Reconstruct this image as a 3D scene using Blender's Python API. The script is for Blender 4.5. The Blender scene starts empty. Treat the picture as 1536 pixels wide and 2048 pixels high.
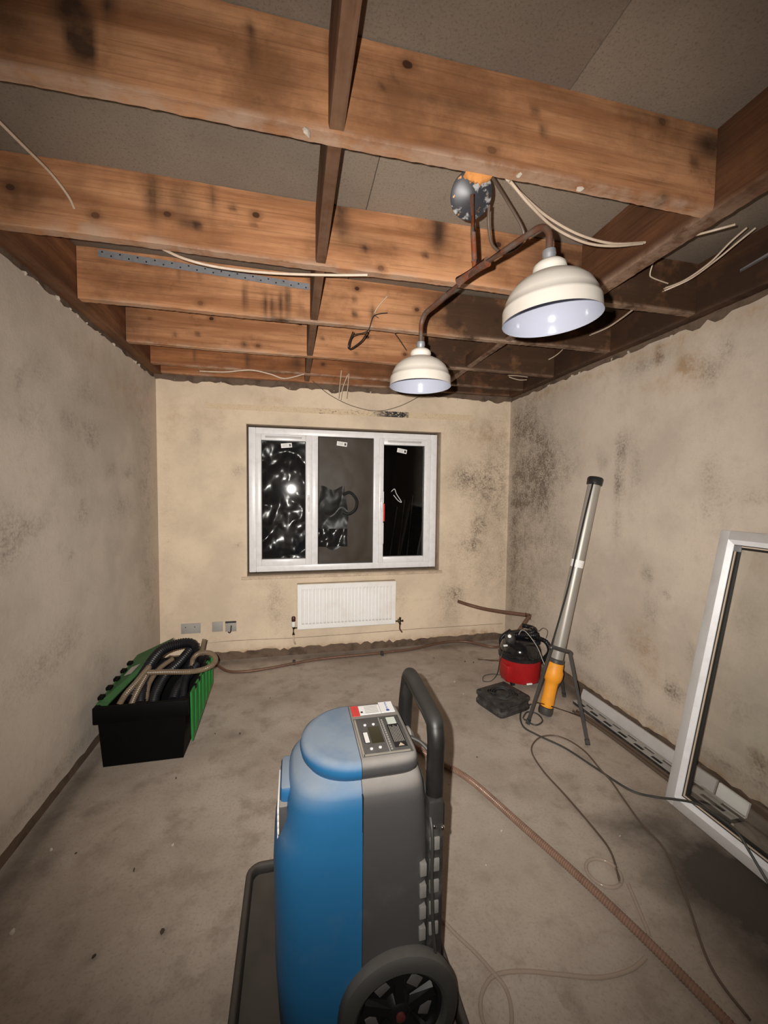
import bpy, bmesh, math, random
import numpy as np
from mathutils import Vector, Matrix
R_ = math.radians
rng = random.Random(7)

# ------------------------------------------------------------------ camera, light, exposure
FPX, PITCH, YAW, ROLL, EYE = 810.0, -.0503, .219, .0108, 1.5
_fw = np.array([math.sin(YAW)*math.cos(PITCH), math.cos(YAW)*math.cos(PITCH), math.sin(PITCH)])
_r0 = np.array([math.cos(YAW), -math.sin(YAW), 0.0]); _u0 = np.cross(_r0, _fw)
_rt = math.cos(ROLL)*_r0 + math.sin(ROLL)*_u0
_up = -math.sin(ROLL)*_r0 + math.cos(ROLL)*_u0
_C = np.array([0, 0, EYE])
sc = bpy.context.scene
col = sc.collection
cd = bpy.data.cameras.new('camera'); cam = bpy.data.objects.new('camera', cd); col.objects.link(cam)
cd.sensor_fit = 'AUTO'; cd.sensor_width = 36.0; cd.lens = FPX/2048*36.0; cd.clip_start = .02
rot = Matrix((( _rt[0], _up[0], -_fw[0]), (_rt[1], _up[1], -_fw[1]), (_rt[2], _up[2], -_fw[2])))
cam.matrix_world = Matrix.Translation((0, 0, EYE)) @ rot.to_4x4()
sc.camera = cam

w = bpy.data.worlds.new('night'); sc.world = w; w.use_nodes = True
w.node_tree.nodes['Background'].inputs[0].default_value = (.9, .85, .8, 1)
w.node_tree.nodes['Background'].inputs[1].default_value = 0.0015

# the phone's torch, just beside the lens: wide soft beam
ld = bpy.data.lights.new('phone_torch', 'SPOT'); lo = bpy.data.objects.new('phone_torch', ld); col.objects.link(lo)
ld.energy = 560; ld.color = (1.0, .945, .875); ld.spot_size = R_(130); ld.spot_blend = 1.0; ld.shadow_soft_size = .006
ld.use_nodes = True
_e = ld.node_tree.nodes['Emission']; _f = ld.node_tree.nodes.new('ShaderNodeLightFalloff')   # falloff smoothed to hold down near surfaces, not true inverse-square
_f.inputs['Strength'].default_value = 1.0; _f.inputs['Smooth'].default_value = 5.0
ld.node_tree.links.new(_f.outputs['Quadratic'], _e.inputs['Strength'])
lo.matrix_world = Matrix.Translation(Vector(_C + -.045*_rt + .03*_up)) @ rot.to_4x4() @ Matrix.Rotation(R_(1.5), 4, 'X') @ Matrix.Rotation(R_(-2), 4, 'Y')

vs = sc.view_settings
vs.view_transform = 'Standard'; vs.look = 'None'; vs.gamma = 1.0; vs.exposure = 0.15
vs.use_curve_mapping = False
sc.cycles.max_bounces = 8; sc.cycles.diffuse_bounces = 4; sc.cycles.transparent_max_bounces = 12

def at(x, y, **k):
    """point of the place seen at photo pixel (x, y) on the plane X=, Y= or Z="""
    d = _fw + _rt*(x-768)/FPX + _up*(1024-y)/FPX
    (a, v), = k.items(); i = 'XYZ'.index(a)
    p = _C + d*((v-_C[i])/d[i])
    return Vector((float(p[0]), float(p[1]), float(p[2])))

# ------------------------------------------------------------------ materials
MATS = {}
def new_mat(name):
    m = bpy.data.materials.new(name); m.use_nodes = True
    nt = m.node_tree; b = nt.nodes['Principled BSDF']; MATS[name] = m
    return m, nt, b
class NT:
    def __init__(s, nt): s.nt = nt
    def n(s, t, **k):
        nd = s.nt.nodes.new(t)
        for a, v in k.items(): setattr(nd, a, v)
        return nd
    def l(s, a, b): s.nt.links.new(a, b)
    def val(s, sock, v):
        if hasattr(v, 'links') or isinstance(v, bpy.types.NodeSocket): s.l(v, sock)
        else: sock.default_value = v
    def noise(s, vec, scale, detail=4, rough=.55):
        t = s.n('ShaderNodeTexNoise'); t.inputs['Scale'].default_value = scale
        t.inputs['Detail'].default_value = detail; t.inputs['Roughness'].default_value = rough
        s.l(vec, t.inputs['Vector']); return t.outputs[0]
    def ramp(s, f, lo, hi, a=0.0, b=1.0):
        t = s.n('ShaderNodeMapRange', interpolation_type='SMOOTHSTEP'); s.l(f, t.inputs[0])
        t.inputs[1].default_value = lo; t.inputs[2].default_value = hi; t.inputs[3].default_value = a; t.inputs[4].default_value = b
        return t.outputs[0]
    def math(s, op, a, b=0.0):
        t = s.n('ShaderNodeMath', operation=op); s.val(t.inputs[0], a); s.val(t.inputs[1], b); return t.outputs[0]
    def mix(s, f, a, b, mode='MIX'):
        t = s.n('ShaderNodeMix', data_type='RGBA', blend_type=mode); s.val(t.inputs[0], f)
        for sock, v in ((t.inputs[6], a), (t.inputs[7], b)):
            if isinstance(v, tuple): sock.default_value = (*v[:3], 1)
            else: s.l(v, sock)
        return t.outputs[2]
    def coord(s, scale=(1, 1, 1), rnd=False):
        tc = s.n('ShaderNodeTexCoord'); mp = s.n('ShaderNodeMapping'); mp.inputs['Scale'].default_value = scale
        s.l(tc.outputs['Object'], mp.inputs[0])
        if rnd:
            oi = s.n('ShaderNodeObjectInfo'); v = s.n('ShaderNodeVectorMath', operation='MULTIPLY_ADD')
            cb = s.n('ShaderNodeCombineXYZ')
            for i in range(3): s.l(oi.outputs['Random'], cb.inputs[i])
            s.l(cb.outputs[0], v.inputs[0]); v.inputs[1].default_value = (37, 19, 53); s.l(mp.outputs[0], v.inputs[2])
            return v.outputs[0]
        return mp.outputs[0]
    def attr(s, name): 
        a = s.n('ShaderNodeAttribute', attribute_name=name); return a.outputs['Fac']
    def bump(s, b, h, strength=.3, dist=.01):
        t = s.n('ShaderNodeBump'); t.inputs['Strength'].default_value = strength; t.inputs['Distance'].default_value = dist
        s.l(h, t.inputs['Height']); s.l(t.outputs[0], b.inputs['Normal'])

def simple(name, c, rough=.6, metal=0.0, dirt=None, dscale=12, damt=.5, spec=.5, bump=0.0, coat=0.0):
    m, nt, b = new_mat(name); q = NT(nt)
    b.inputs['Roughness'].default_value = rough; b.inputs['Metallic'].default_value = metal
    b.inputs['Specular IOR Level'].default_value = spec; b.inputs['Coat Weight'].default_value = coat
    v = q.coord(rnd=True); n1 = q.noise(v, dscale, 6, .65)
    d = dirt if dirt else tuple(x*.72 for x in c)
    f = q.math('MULTIPLY', q.ramp(n1, .42, .72), damt)
    q.l(q.mix(f, c, d), b.inputs['Base Color'])
    if bump: q.bump(b, q.noise(v, dscale*6, 3), bump, .004)
    return m

def plaster(name, c, mold, rust, speck=60):
    m, nt, b = new_mat(name); q = NT(nt); v = q.coord()
    b.inputs['Roughness'].default_value = .92; b.inputs['Specular IOR Level'].default_value = .15
    cloud = q.noise(v, 2.2, 5, .6); fine = q.noise(v, speck, 5, .7); mid = q.noise(v, 14, 6, .7)
    base = q.mix(q.ramp(cloud, .35, .7), c, tuple(x*.80 for x in c))
    base = q.mix(q.math('MULTIPLY', q.ramp(fine, .5, .75), .22), base, tuple(x*.55 for x in c))
    base = q.mix(q.math('MULTIPLY', q.ramp(mid, .52, .75), .28), base, tuple(x*.62 for x in c))
    st = q.attr('stain'); ru = q.attr('rust')
    sp = q.math('ADD', q.math('MULTIPLY', q.ramp(fine, .42, .62), .62), q.math('MULTIPLY', q.ramp(mid, .4, .66), .5))
    fm = q.math('MINIMUM', q.math('MULTIPLY', st, q.math('ADD', sp, .22)), .93)
    fr = q.math('MINIMUM', q.math('MULTIPLY', ru, q.math('ADD', q.ramp(mid, .35, .7), .3)), .85)
    base = q.mix(fr, base, rust); base = q.mix(fm, base, mold)
    q.l(base, b.inputs['Base Color'])
    q.bump(b, q.math('ADD', mid, q.math('MULTIPLY', fine, .6)), .28, .006)
    return m
M_WF = plaster('cream_plaster', (.715, .585, .44), (.15, .115, .085), (.38, .24, .14))
M_WL = plaster('grey_plaster', (.58, .505, .43), (.15, .125, .105), (.42, .30, .20), 80)
M_WR = plaster('mouldy_plaster', (.58, .495, .41), (.14, .108, .082), (.40, .27, .16), 70)
M_MAS = simple('bare_masonry', (.15, .105, .076), .95, dirt=(.06, .043, .033), dscale=9, damt=.8, spec=.1, bump=.5)
M_REV = simple('reveal_plaster', (.42, .335, .25), .95, dirt=(.24, .18, .13), dscale=10, damt=.6, spec=.1, bump=.3)

def floor_mat():
    m, nt, b = new_mat('screed_floor'); q = NT(nt); v = q.coord()
    cloud = q.noise(v, 1.6, 6, .6); mid = q.noise(v, 7, 6, .65); fine = q.noise(v, 90, 4, .7)
    c = q.mix(q.ramp(cloud, .34, .68), (.44, .375, .315), (.325, .268, .218))
    c = q.mix(q.math('MULTIPLY', q.ramp(mid, .46, .72), .75), c, (.245, .195, .155))
    c = q.mix(q.math('MULTIPLY', q.ramp(fine, .48, .76), .40), c, (.13, .10, .08))
    c = q.mix(q.math('MULTIPLY', q.ramp(fine, .30, .22), .12), c, (.6, .53, .45))
    st = q.math('MINIMUM', q.math('MULTIPLY', q.attr('stain'), q.ramp(mid, .2, .6, .7, 1.15)), .96)  # 'stain' here is damp plus painted-in blocked torch light
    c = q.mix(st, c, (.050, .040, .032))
    pale = q.math('MULTIPLY', q.attr('rust'), q.ramp(mid, .3, .6, .6, 1.0))  # 'rust' here carries the painted light on the floor
    c = q.mix(pale, c, (.52, .46, .39))
    q.l(c, b.inputs['Base Color'])
    r = q.mix(st, (.88, .88, .88), (.55, .55, .55)); q.l(r, b.inputs['Roughness'])
    b.inputs['Specular IOR Level'].default_value = .2
    q.bump(b, q.math('ADD', mid, fine), .18, .005)
    return m
M_FLOOR = floor_mat()

def wood(name, axis=0, c1=(.53, .265, .130), c2=(.29, .122, .052), dark=1.0):
    m, nt, b = new_mat(name); q = NT(nt)
    s = [7.0, 7.0, 7.0]; s[axis] = .55
    g = q.coord(tuple(s), True); iso = q.coord(rnd=True)
    n1 = q.noise(g, 1.6, 5, .6); n2 = q.noise(g, 7.0, 4, .7); big = q.noise(iso, 3.0, 6, .62); s3 = [60.0]*3; s3[axis] = .8; gl = q.noise(q.coord(tuple(s3), True), 2.2, 3, .6); grime = q.noise(iso, 11, 7, .72)
    c = q.mix(q.ramp(n1, .34, .66), c1, c2)
    c = q.mix(q.math('MULTIPLY', q.ramp(n2, .50, .72), .40), c, tuple(x*.55 for x in c2))
    c = q.mix(q.math('MULTIPLY', q.ramp(big, .42, .72), .8), c, tuple(x*.55 for x in c2))
    c = q.mix(q.math('MULTIPLY', q.ramp(gl, .54, .68), .38), c, tuple(x*.5 for x in c2))
    c = q.mix(q.math('MULTIPLY', q.ramp(grime, .55, .78), .42), c, (.075, .036, .018))
    # knots
    sx = q.n('ShaderNodeSeparateXYZ'); q.l(q.coord(rnd=False), sx.inputs[0])
    oi = q.n('ShaderNodeObjectInfo')
    cb = q.n('ShaderNodeCombineXYZ')
    q.l(q.math('ADD', q.math('MULTIPLY', sx.outputs[axis], 2.9), q.math('MULTIPLY', oi.outputs['Random'], 31)), cb.inputs[0])
    q.l(q.math('MULTIPLY', sx.outputs[2], 3.6), cb.inputs[1])
    vo = q.n('ShaderNodeTexVoronoi', voronoi_dimensions='2D'); vo.inputs['Scale'].default_value = 1.25; q.l(cb.outputs[0], vo.inputs['Vector'])
    d = q.math('ADD', vo.outputs['Distance'], q.math('MULTIPLY', q.math('SUBTRACT', q.noise(iso, 26, 2), .5), .03))
    sc_ = q.n('ShaderNodeSeparateColor'); q.l(vo.outputs['Color'], sc_.inputs[0]); gate = q.ramp(sc_.outputs[0], .48, .62)
    c = q.mix(q.math('MULTIPLY', q.math('MULTIPLY', q.ramp(d, .16, .04), .6), gate), c, tuple(x*.5 for x in c2))
    c = q.mix(q.math('MULTIPLY', q.ramp(d, .060, .040), q.math('MULTIPLY', gate, q.ramp(sc_.outputs[1], .0, 1.0, .5, 1.0))), c, (.045, .017, .008))
    # water stains, painted shade of the right bay, and lime left by the old ceiling on the undersides
    st = q.math('MINIMUM', q.math('MULTIPLY', q.attr('stain'), q.ramp(q.noise(iso, 9, 4, .6), .3, .62, .72, 1.1)), .93)
    c = q.mix(st, c, (.036, .019, .011))
    pl = q.math('MULTIPLY', q.attr('rust'), q.ramp(q.noise(iso, 12, 5, .65), .28, .62))
    c = q.mix(q.math('MULTIPLY', pl, .75), c, (.47, .325, .235))
    if dark != 1.0: c = q.mix(1.0, c, (dark, dark, dark), 'MULTIPLY')
    q.l(c, b.inputs['Base Color']); b.inputs['Roughness'].default_value = .78; b.inputs['Specular IOR Level'].default_value = .25
    q.bump(b, q.math('ADD', n2, q.math('MULTIPLY', q.noise(iso, 60, 3), .5)), .25, .004)
    return m
M_WX = wood('joist_pine', 0)
M_WXD = wood('joist_pine_damp', 0, (.36, .15, .06), (.20, .072, .026))
M_WY = wood('noggin_timber', 1, (.20, .10, .052), (.115, .052, .026))
M_WYB = wood('trimmer_pine_shaded', 1, (.155, .066, .030), (.085, .034, .015))  # shadow on the trimmer is put into this darker pine

M_WYL = wood('wall_plate_pine', 1, (.30, .135, .060), (.15, .060, .026))

def chip_mat():
    m, nt, b = new_mat('chipboard'); q = NT(nt); v = q.coord()
    fine = q.noise(v, 130, 3, .7); mid = q.noise(v, 34, 5, .7); big = q.noise(v, 2.2, 4)
    c = q.mix(q.ramp(big, .35, .7), (.255, .205, .160), (.205, .165, .130))
    c = q.mix(q.math('MULTIPLY', q.ramp(fine, .5, .72), .6), c, (.115, .085, .062))
    c = q.mix(q.math('MULTIPLY', q.ramp(mid, .56, .76), .45), c, (.13, .095, .07))
    c = q.mix(q.math('MULTIPLY', q.ramp(fine, .36, .24), .4), c, (.42, .35, .28))
    q.l(c, b.inputs['Base Color']); b.inputs['Roughness'].default_value = .9; b.inputs['Specular IOR Level'].default_value = .15
    q.bump(b, fine, .2, .003); return m
M_CHIP = chip_mat()

M_UPVC = simple('white_upvc', (.80, .80, .82), .35, dirt=(.55, .53, .50), dscale=14, damt=.35)
M_UPVCO = simple('old_white_upvc', (.50, .485, .475), .5, dirt=(.40, .37, .34), dscale=7, damt=.5)
M_GASK = simple('black_gasket', (.012, .011, .010), .6)
M_BEAD = simple('cream_bead', (.62, .50, .38), .5)
M_RAD = simple('radiator_enamel', (.84, .835, .82), .35, dirt=(.60, .50, .40), dscale=5, damt=.25)
M_RADS = simple('radiator_side', (.55, .45, .34), .6, dirt=(.3, .22, .15))
M_CHROME = simple('chrome', (.75, .74, .72), .22, 1.0, dirt=(.5, .48, .45))
M_BRASS = simple('tarnished_brass', (.16, .13, .085), .45, .8)
M_COPPER = simple('grimy_copper_pipe', (.175, .095, .062), .5, .35, dirt=(.08, .045, .03), dscale=30)
M_BLACK = simple('black_plastic', (.012, .012, .013), .42, dirt=(.035, .033, .031), dscale=10, damt=.5)
M_BLACKD = simple('dusty_black_plastic', (.022, .021, .020), .6, dirt=(.10, .092, .085), dscale=18, damt=.6)
M_CRATE = simple('crate_black', (.0016, .0016, .0018), .6, dirt=(.003, .003, .003), spec=.12)
M_GLOSSB = simple('gloss_black', (.008, .008, .009), .12, dirt=(.016, .016, .016), coat=.5)
M_GREEN = simple('crate_green', (.035, .115, .038), .55, dirt=(.026, .075, .028), dscale=9, damt=.6, spec=.35)
M_GREENB = simple('lid_green_bright', (.018, .20, .038), .45, dirt=(.012, .12, .024), dscale=9, spec=.35)
M_RED = simple('vacuum_red', (.36, .010, .012), .35, dirt=(.22, .012, .012))
M_ORANGE = simple('handle_orange', (.85, .33, .02), .5, dirt=(.62, .26, .04), dscale=16)
M_ALU = simple('diffuser_tube', (.36, .335, .30), .42, .35, dirt=(.33, .30, .26), dscale=5, damt=.6)
M_TRI = simple('grey_steel_leg', (.11, .105, .10), .4, .6, dirt=(.06, .056, .052))
M_WHITE = simple('white_label', (.80, .79, .77), .5, dirt=(.66, .65, .63), damt=.3)
M_GREYL = simple('socket_grey', (.34, .325, .30), .6, dirt=(.28, .26, .235))
M_CABW = simple('white_cable', (.60, .48, .37), .5, dirt=(.42, .31, .22), dscale=30)
M_CABD = simple('dark_cable', (.040, .040, .036), .5, dirt=(.07, .062, .052))
M_CABB = simple('brown_cable', (.10, .068, .048), .5, dirt=(.07, .047, .034))
M_GALV = simple('galvanised_steel', (.37, .38, .41), .42, .55, dirt=(.24, .24, .25), dscale=40)
M_HOSE = simple('corrugated_hose', (.27, .165, .12), .22, dirt=(.15, .085, .06), dscale=16, damt=.6)
M_HOSET = simple('tan_ribbed_hose', (.18, .13, .085), .35, dirt=(.10, .07, .046), dscale=20)
M_BHOSE = simple('black_ribbed_hose', (.006, .006, .008), .42, dirt=(.016, .016, .02), dscale=16, spec=.35)
M_SHADE = simple('shade_cream', (.62, .575, .515), .42, dirt=(.50, .45, .395), dscale=5, damt=.5)
M_SHIN = simple('shade_inside', (.37, .388, .47), .14, dirt=(.34, .356, .43), damt=.3)
M_CHIPS = simple('plaster_crumb', (.50, .44, .36), .95, dirt=(.30, .25, .20), dscale=40)
M_DARKC = simple('dark_crumb', (.07, .05, .035), .95)

def rusty(name, c, r, amt):
    m, nt, b = new_mat(name); q = NT(nt); v = q.coord(rnd=True)
    n = q.noise(v, 22, 6, .65)
    f = q.ramp(n, .5-amt*.25, .62)
    q.l(q.mix(f, c, r), b.inputs['Base Color'])
    q.l(q.mix(f, (.35, .35, .35), (.75, .75, .75)), b.inputs['Roughness']); b.inputs['Metallic'].default_value = .35
    q.bump(b, q.noise(v, 90, 4), .3, .002); return m
M_ROD = rusty('rusty_chrome_rod', (.15, .125, .105), (.13, .048, .024), .8)
M_RODR = rusty('rusty_joint', (.22, .19, .16), (.24, .06, .02), 1.0)
def plate_mat():
    m, nt, b = new_mat('rose_plate_peeling'); q = NT(nt); v = q.coord()
    n = q.noise(v, 18, 6, .65); n2 = q.noise(v, 40, 4, .6)
    c = q.mix(q.ramp(n, .52, .60), (.038, .038, .044), (.42, .41, .41))
    c = q.mix(q.ramp(n2, .64, .70), c, (.55, .27, .10)); q.l(c, b.inputs['Base Color'])
    b.inputs['Roughness'].default_value = .4; b.inputs['Metallic'].default_value = .2; return m
M_PLATE = plate_mat()

def dusty(name, c, dust, rough=.45, up_amt=.85, spec=.5):
    """moulded plastic with settled dust: dust lies on upward faces, broken up by noise"""
    m, nt, b = new_mat(name); q = NT(nt); v = q.coord()
    n = q.noise(v, 6, 6, .65); fine = q.noise(v, 45, 5, .7)
    g = q.n('ShaderNodeNewGeometry'); s = q.n('ShaderNodeSeparateXYZ'); q.l(g.outputs['Normal'], s.inputs[0])
    f = q.math('MULTIPLY', q.ramp(s.outputs[2], .12, .9), up_amt)
    f = q.math('ADD', f, q.math('MULTIPLY', q.ramp(n, .5, .78), .12))
    f = q.math('MULTIPLY', f, q.ramp(n, .25, .6, .62, 1.0))
    f = q.math('MINIMUM', q.math('ADD', f, q.math('MULTIPLY', q.ramp(fine, .62, .8), .10)), .9)
    cc = q.mix(q.math('MULTIPLY', q.ramp(n, .4, .7), .25), c, tuple(x*.8 for x in c))
    q.l(q.mix(f, cc, dust), b.inputs['Base Color'])
    q.l(q.mix(f, (rough,)*3, (.9,)*3), b.inputs['Roughness']); b.inputs['Specular IOR Level'].default_value = spec
    q.bump(b, fine, .06, .002); return m
M_BLUE = dusty('dehumidifier_blue', (.016, .125, .285), (.24, .285, .34), .5, .95)
M_GRY = dusty('dehumidifier_grey', (.058, .056, .056), (.30, .275, .25), .5)
M_PAD = simple('dusty_pad', (.20, .19, .175), .85, dirt=(.12, .11, .10), dscale=30)
M_TYRE = dusty('dusty_tyre', (.035, .034, .032), (.15, .138, .122), .8, .6)
M_HUB = simple('wheel_hub_black', (.008, .008, .008), .35)
M_TRAY = dusty('tray_black', (.010, .010, .010), (.085, .072, .060), .4, .75)
M_HAND = dusty('handle_black', (.012, .0115, .011), (.07, .065, .06), .38, .45)
M_SCREEN = simple('lcd_off', (.045, .042, .025), .12, dirt=(.03, .028, .018), spec=.8)
M_PANELG = simple('panel_grey', (.10, .095, .092), .5, dirt=(.06, .056, .054), dscale=40)
M_BLUEINK = simple('blue_ink', (.05, .09, .40), .5)
M_REDLBL = simple('red_label', (.62, .06, .05), .5, dirt=(.40, .04, .035), dscale=60)
M_REDT = simple('red_tape', (.75, .03, .03), .4)
M_TARP = simple('black_polythene', (.010, .010, .012), .27, dirt=(.02, .019, .018), spec=.8, coat=.15)
M_BROWN = simple('brown_sheet', (.066, .047, .033), .5, dirt=(.055, .04, .03), dscale=3, damt=.7, spec=.35)
M_PEEL = None
def strip_mat():
    m, nt, b = new_mat('old_pelmet_mark'); q = NT(nt); v = q.coord()
    sx = q.n('ShaderNodeSeparateXYZ'); q.l(v, sx.inputs[0])
    n = q.noise(q.coord((18, 1, 42)), 1.6, 6, .75); fine = q.noise(v, 70, 4, .7)
    c = q.mix(q.ramp(fine, .5, .72), (.62, .49, .33), (.45, .34, .23))
    # torn strip of black bitumen left under the batten
    a = q.math('MULTIPLY', q.ramp(sx.outputs[0], .13, .16), q.ramp(sx.outputs[0], 1.06, 1.03))
    b2 = q.math('MULTIPLY', q.ramp(sx.outputs[0], .66, .86), q.ramp(sx.outputs[0], 1.06, 1.03))
    f = q.math('MULTIPLY', a, q.ramp(n, .56, .62)); f = q.math('MAXIMUM', f, q.math('MULTIPLY', b2, q.ramp(n, .40, .47)))
    q.l(q.mix(f, c, (.018, .018, .024)), b.inputs['Base Color']); b.inputs['Roughness'].default_value = .8
    return m
M_STRIP = strip_mat()
def glass_mat():
    m, nt, b = new_mat('window_glass'); q = NT(nt); nt.nodes.remove(b)
    out = [n for n in nt.nodes if n.type == 'OUTPUT_MATERIAL'][0]
    t = q.n('ShaderNodeBsdfTransparent'); t.inputs[0].default_value = (.985, .99, .986, 1)
    g = q.n('ShaderNodeBsdfGlossy'); g.inputs['Roughness'].default_value = .03
    fr = q.n('ShaderNodeFresnel'); fr.inputs[0].default_value = 1.5
    mx = q.n('ShaderNodeMixShader'); q.l(fr.outputs[0], mx.inputs[0]); q.l(t.outputs[0], mx.inputs[1]); q.l(g.outputs[0], mx.inputs[2])
    q.l(mx.outputs[0], out.inputs[0]); return m
M_GLASS = glass_mat()
def clear_mat():
    m, nt, b = new_mat('clear_tube'); q = NT(nt)
    b.inputs['Base Color'].default_value = (.50, .40, .33, 1); b.inputs['Roughness'].default_value = .15
    b.inputs['Alpha'].default_value = .42; return m
M_CLEAR = clear_mat()

# ------------------------------------------------------------------ mesh helpers
def bx(bm, x0, x1, y0, y1, z0, z1, bev=0.0, seg=2, xf=None):
    r = bmesh.ops.create_cube(bm, size=1.0)
    v = r['verts']
    for p in v:
        p.co = Vector((x0 if p.co.x < 0 else x1, y0 if p.co.y < 0 else y1, z0 if p.co.z < 0 else z1))
    if xf is not None: bmesh.ops.transform(bm, matrix=xf, verts=v)
    if bev > 0:
        e = list({e for p in v for e in p.link_edges})
        bmesh.ops.bevel(bm, geom=e, offset=bev, segments=seg, profile=.5, affect='EDGES')
def hexa(bm, lo, hi):
    """solid from 4 lower and 4 upper points (same winding)"""
    a = [bm.verts.new(p) for p in lo]; b = [bm.verts.new(p) for p in hi]
    bm.faces.new(a[::-1]); bm.faces.new(b)
    for i in range(4): bm.faces.new((a[i], a[(i+1) % 4], b[(i+1) % 4], b[i]))
def frame_at(p, d):
    d = d.normalized(); u = Vector((0, 0, 1)) if abs(d.z) < .95 else Vector((1, 0, 0))
    s = d.cross(u).normalized(); return s, s.cross(d).normalized()
def tube(bm, pts, r, seg=10, cap=True, closed=False, rad=None):
    pts = [Vector(p) for p in pts]; n = len(pts); rings = []; prev = None
    for i, p in enumerate(pts):
        if closed: d = pts[(i+1) % n]-pts[i-1]
        else: d = (pts[min(i+1, n-1)]-pts[max(i-1, 0)])
        d.normalize()
        if prev is None: s, t = frame_at(p, d)
        else:
            s = (prev - d*prev.dot(d)).normalized(); t = d.cross(s)
        prev = s; rr = rad[i] if rad else r
        rings.append([bm.verts.new(p + (s*math.cos(a) + t*math.sin(a))*rr) for a in [2*math.pi*k/seg for k in range(seg)]])
    m = n if closed else n-1
    for i in range(m):
        A, B = rings[i], rings[(i+1) % n]
        for k in range(seg): bm.faces.new((A[k], A[(k+1) % seg], B[(k+1) % seg], B[k]))
    if cap and not closed: bm.faces.new(rings[0][::-1]); bm.faces.new(rings[-1])
def spline(pts, n=12):
    P = [Vector(p) for p in pts]; out = []
    for i in range(len(P)-1):
        p0, p1, p2, p3 = P[max(i-1, 0)], P[i], P[i+1], P[min(i+2, len(P)-1)]
        for k in range(n):
            t = k/n
            out.append(.5*((2*p1)+(p2-p0)*t+(2*p0-5*p1+4*p2-p3)*t*t+(3*p1-p0-3*p2+p3)*t**3))
    out.append(P[-1]); return out
def resample(pts, step):
    pts = [Vector(p) for p in pts]; out = [pts[0]]; acc = 0
    for a, b in zip(pts, pts[1:]):
        L = (b-a).length
        if L < 1e-9: continue
        t = step-acc
        while t <= L: out.append(a+(b-a)*(t/L)); t += step
        acc = (acc+L) % step
    return out
def corrug(bm, pts, r, pitch=.008, seg=10, depth=.14):
    p = resample(pts, pitch/4)
    rad = [r*(1-depth*(0, .5, 1, .5)[i % 4]) for i in range(len(p))]
    tube(bm, p, r, seg, True, rad=rad)
def lathe(bm, prof, seg=32, mtx=None, cap0=False, cap1=False):
    rings = []
    for (r, z) in prof:
        ring = []
        for k in range(seg):
            a = 2*math.pi*k/seg; p = Vector((r*math.cos(a), r*math.sin(a), z))
            ring.append(bm.verts.new(mtx @ p if mtx else p))
        rings.append(ring)
    for A, B in zip(rings, rings[1:]):
        for k in range(seg): bm.faces.new((A[k], A[(k+1) % seg], B[(k+1) % seg], B[k]))
    if cap0: bm.faces.new(rings[0][::-1])
    if cap1: bm.faces.new(rings[-1])
def prism(bm, outline, d, mtx):
    """outline in local xy, thickness d along local z, placed by mtx"""
    a = [bm.verts.new(mtx @ Vector((x, y, 0))) for x, y in outline]; b = [bm.verts.new(mtx @ Vector((x, y, d))) for x, y in outline]
    bm.faces.new(a[::-1]); bm.faces.new(b); n = len(outline)
    for i in range(n): bm.faces.new((a[i], a[(i+1) % n], b[(i+1) % n], b[i]))
def axis_m(a, b):
    """matrix whose z runs from a to b, origin a"""
    a = Vector(a); d = (Vector(b)-a).normalized(); s, t = frame_at(a, d)
    return Matrix(((s.x, t.x, d.x, a.x), (s.y, t.y, d.y, a.y), (s.z, t.z, d.z, a.z), (0, 0, 0, 1)))

def obj(name, bm, mat, parent=None, smooth=True, ang=40):
    bmesh.ops.recalc_face_normals(bm, faces=bm.faces[:])
    me = bpy.data.meshes.new(name); bm.to_mesh(me); bm.free()
    return link(name, me, mat, parent, smooth, ang)
def link(name, me, mat, parent=None, smooth=True, ang=40):
    o = bpy.data.objects.new(name, me); col.objects.link(o)
    if mat is not None: me.materials.append(mat)
    if smooth:
        me.polygons.foreach_set('use_smooth', [True]*len(me.polygons)); me.set_sharp_from_angle(angle=R_(ang))
    if parent is not None: attach(o, parent)
    return o
def attach(o, parent):
    o.parent = parent
    base = parent
    m = Matrix.Identity(4)
    chain = []
    while base is not None: chain.append(base); base = base.parent
    for q in reversed(chain): m = m @ q.matrix_parent_inverse @ q.matrix_basis
    o.matrix_parent_inverse = m.inverted()
def tag(o, label, cat, group=None):
    o['label'] = label; o['category'] = cat
    if group: o['group'] = group
    return o
def thing(name, label, cat, loc, group=None):
    o = bpy.data.objects.new(name, None); col.objects.link(o); o.location = loc; o.empty_display_size = .05
    return tag(o, label, cat, group)
def struct(o): o['kind'] = 'structure'; return o
def part(name, mat, parent, fn, *a, smooth=True, ang=40, **k):
    bm = bmesh.new(); fn(bm, *a, **k); return obj(name, bm, mat, parent, smooth, ang)
def bpart(name, mat, parent, *box, bev=0.0, **k): return part(name, mat, parent, bx, *box, bev=bev, ang=30, **k)

def blob(lst, u, v):
    s = 0.0
    for (cu, cv, ru, rv, st) in lst:
        d = ((u-cu)/ru)**2 + ((v-cv)/rv)**2
        if d < 4: s += st*math.exp(-d*1.4)
    return min(s, 1.25)
def paint(me, fst, fru):
    n = len(me.vertices)
    for nm, f in (('stain', fst), ('rust', fru)):  # 'stain' also holds painted shade, 'rust' the painted light on the floor
        a = me.attributes.new(nm, 'FLOAT', 'POINT')
        a.data.foreach_set('value', [f(v.co) for v in me.vertices])

# ------------------------------------------------------------------ the room shell
XL, XR, YF, YB, ZT, ZJ, ZD = -1.107, 2.10, 3.70, -1.30, 2.405, 2.445, 2.70
WX0, WX1, WZ0, WZ1 = -.402, 1.378, .742, 2.072      # window opening

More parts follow.
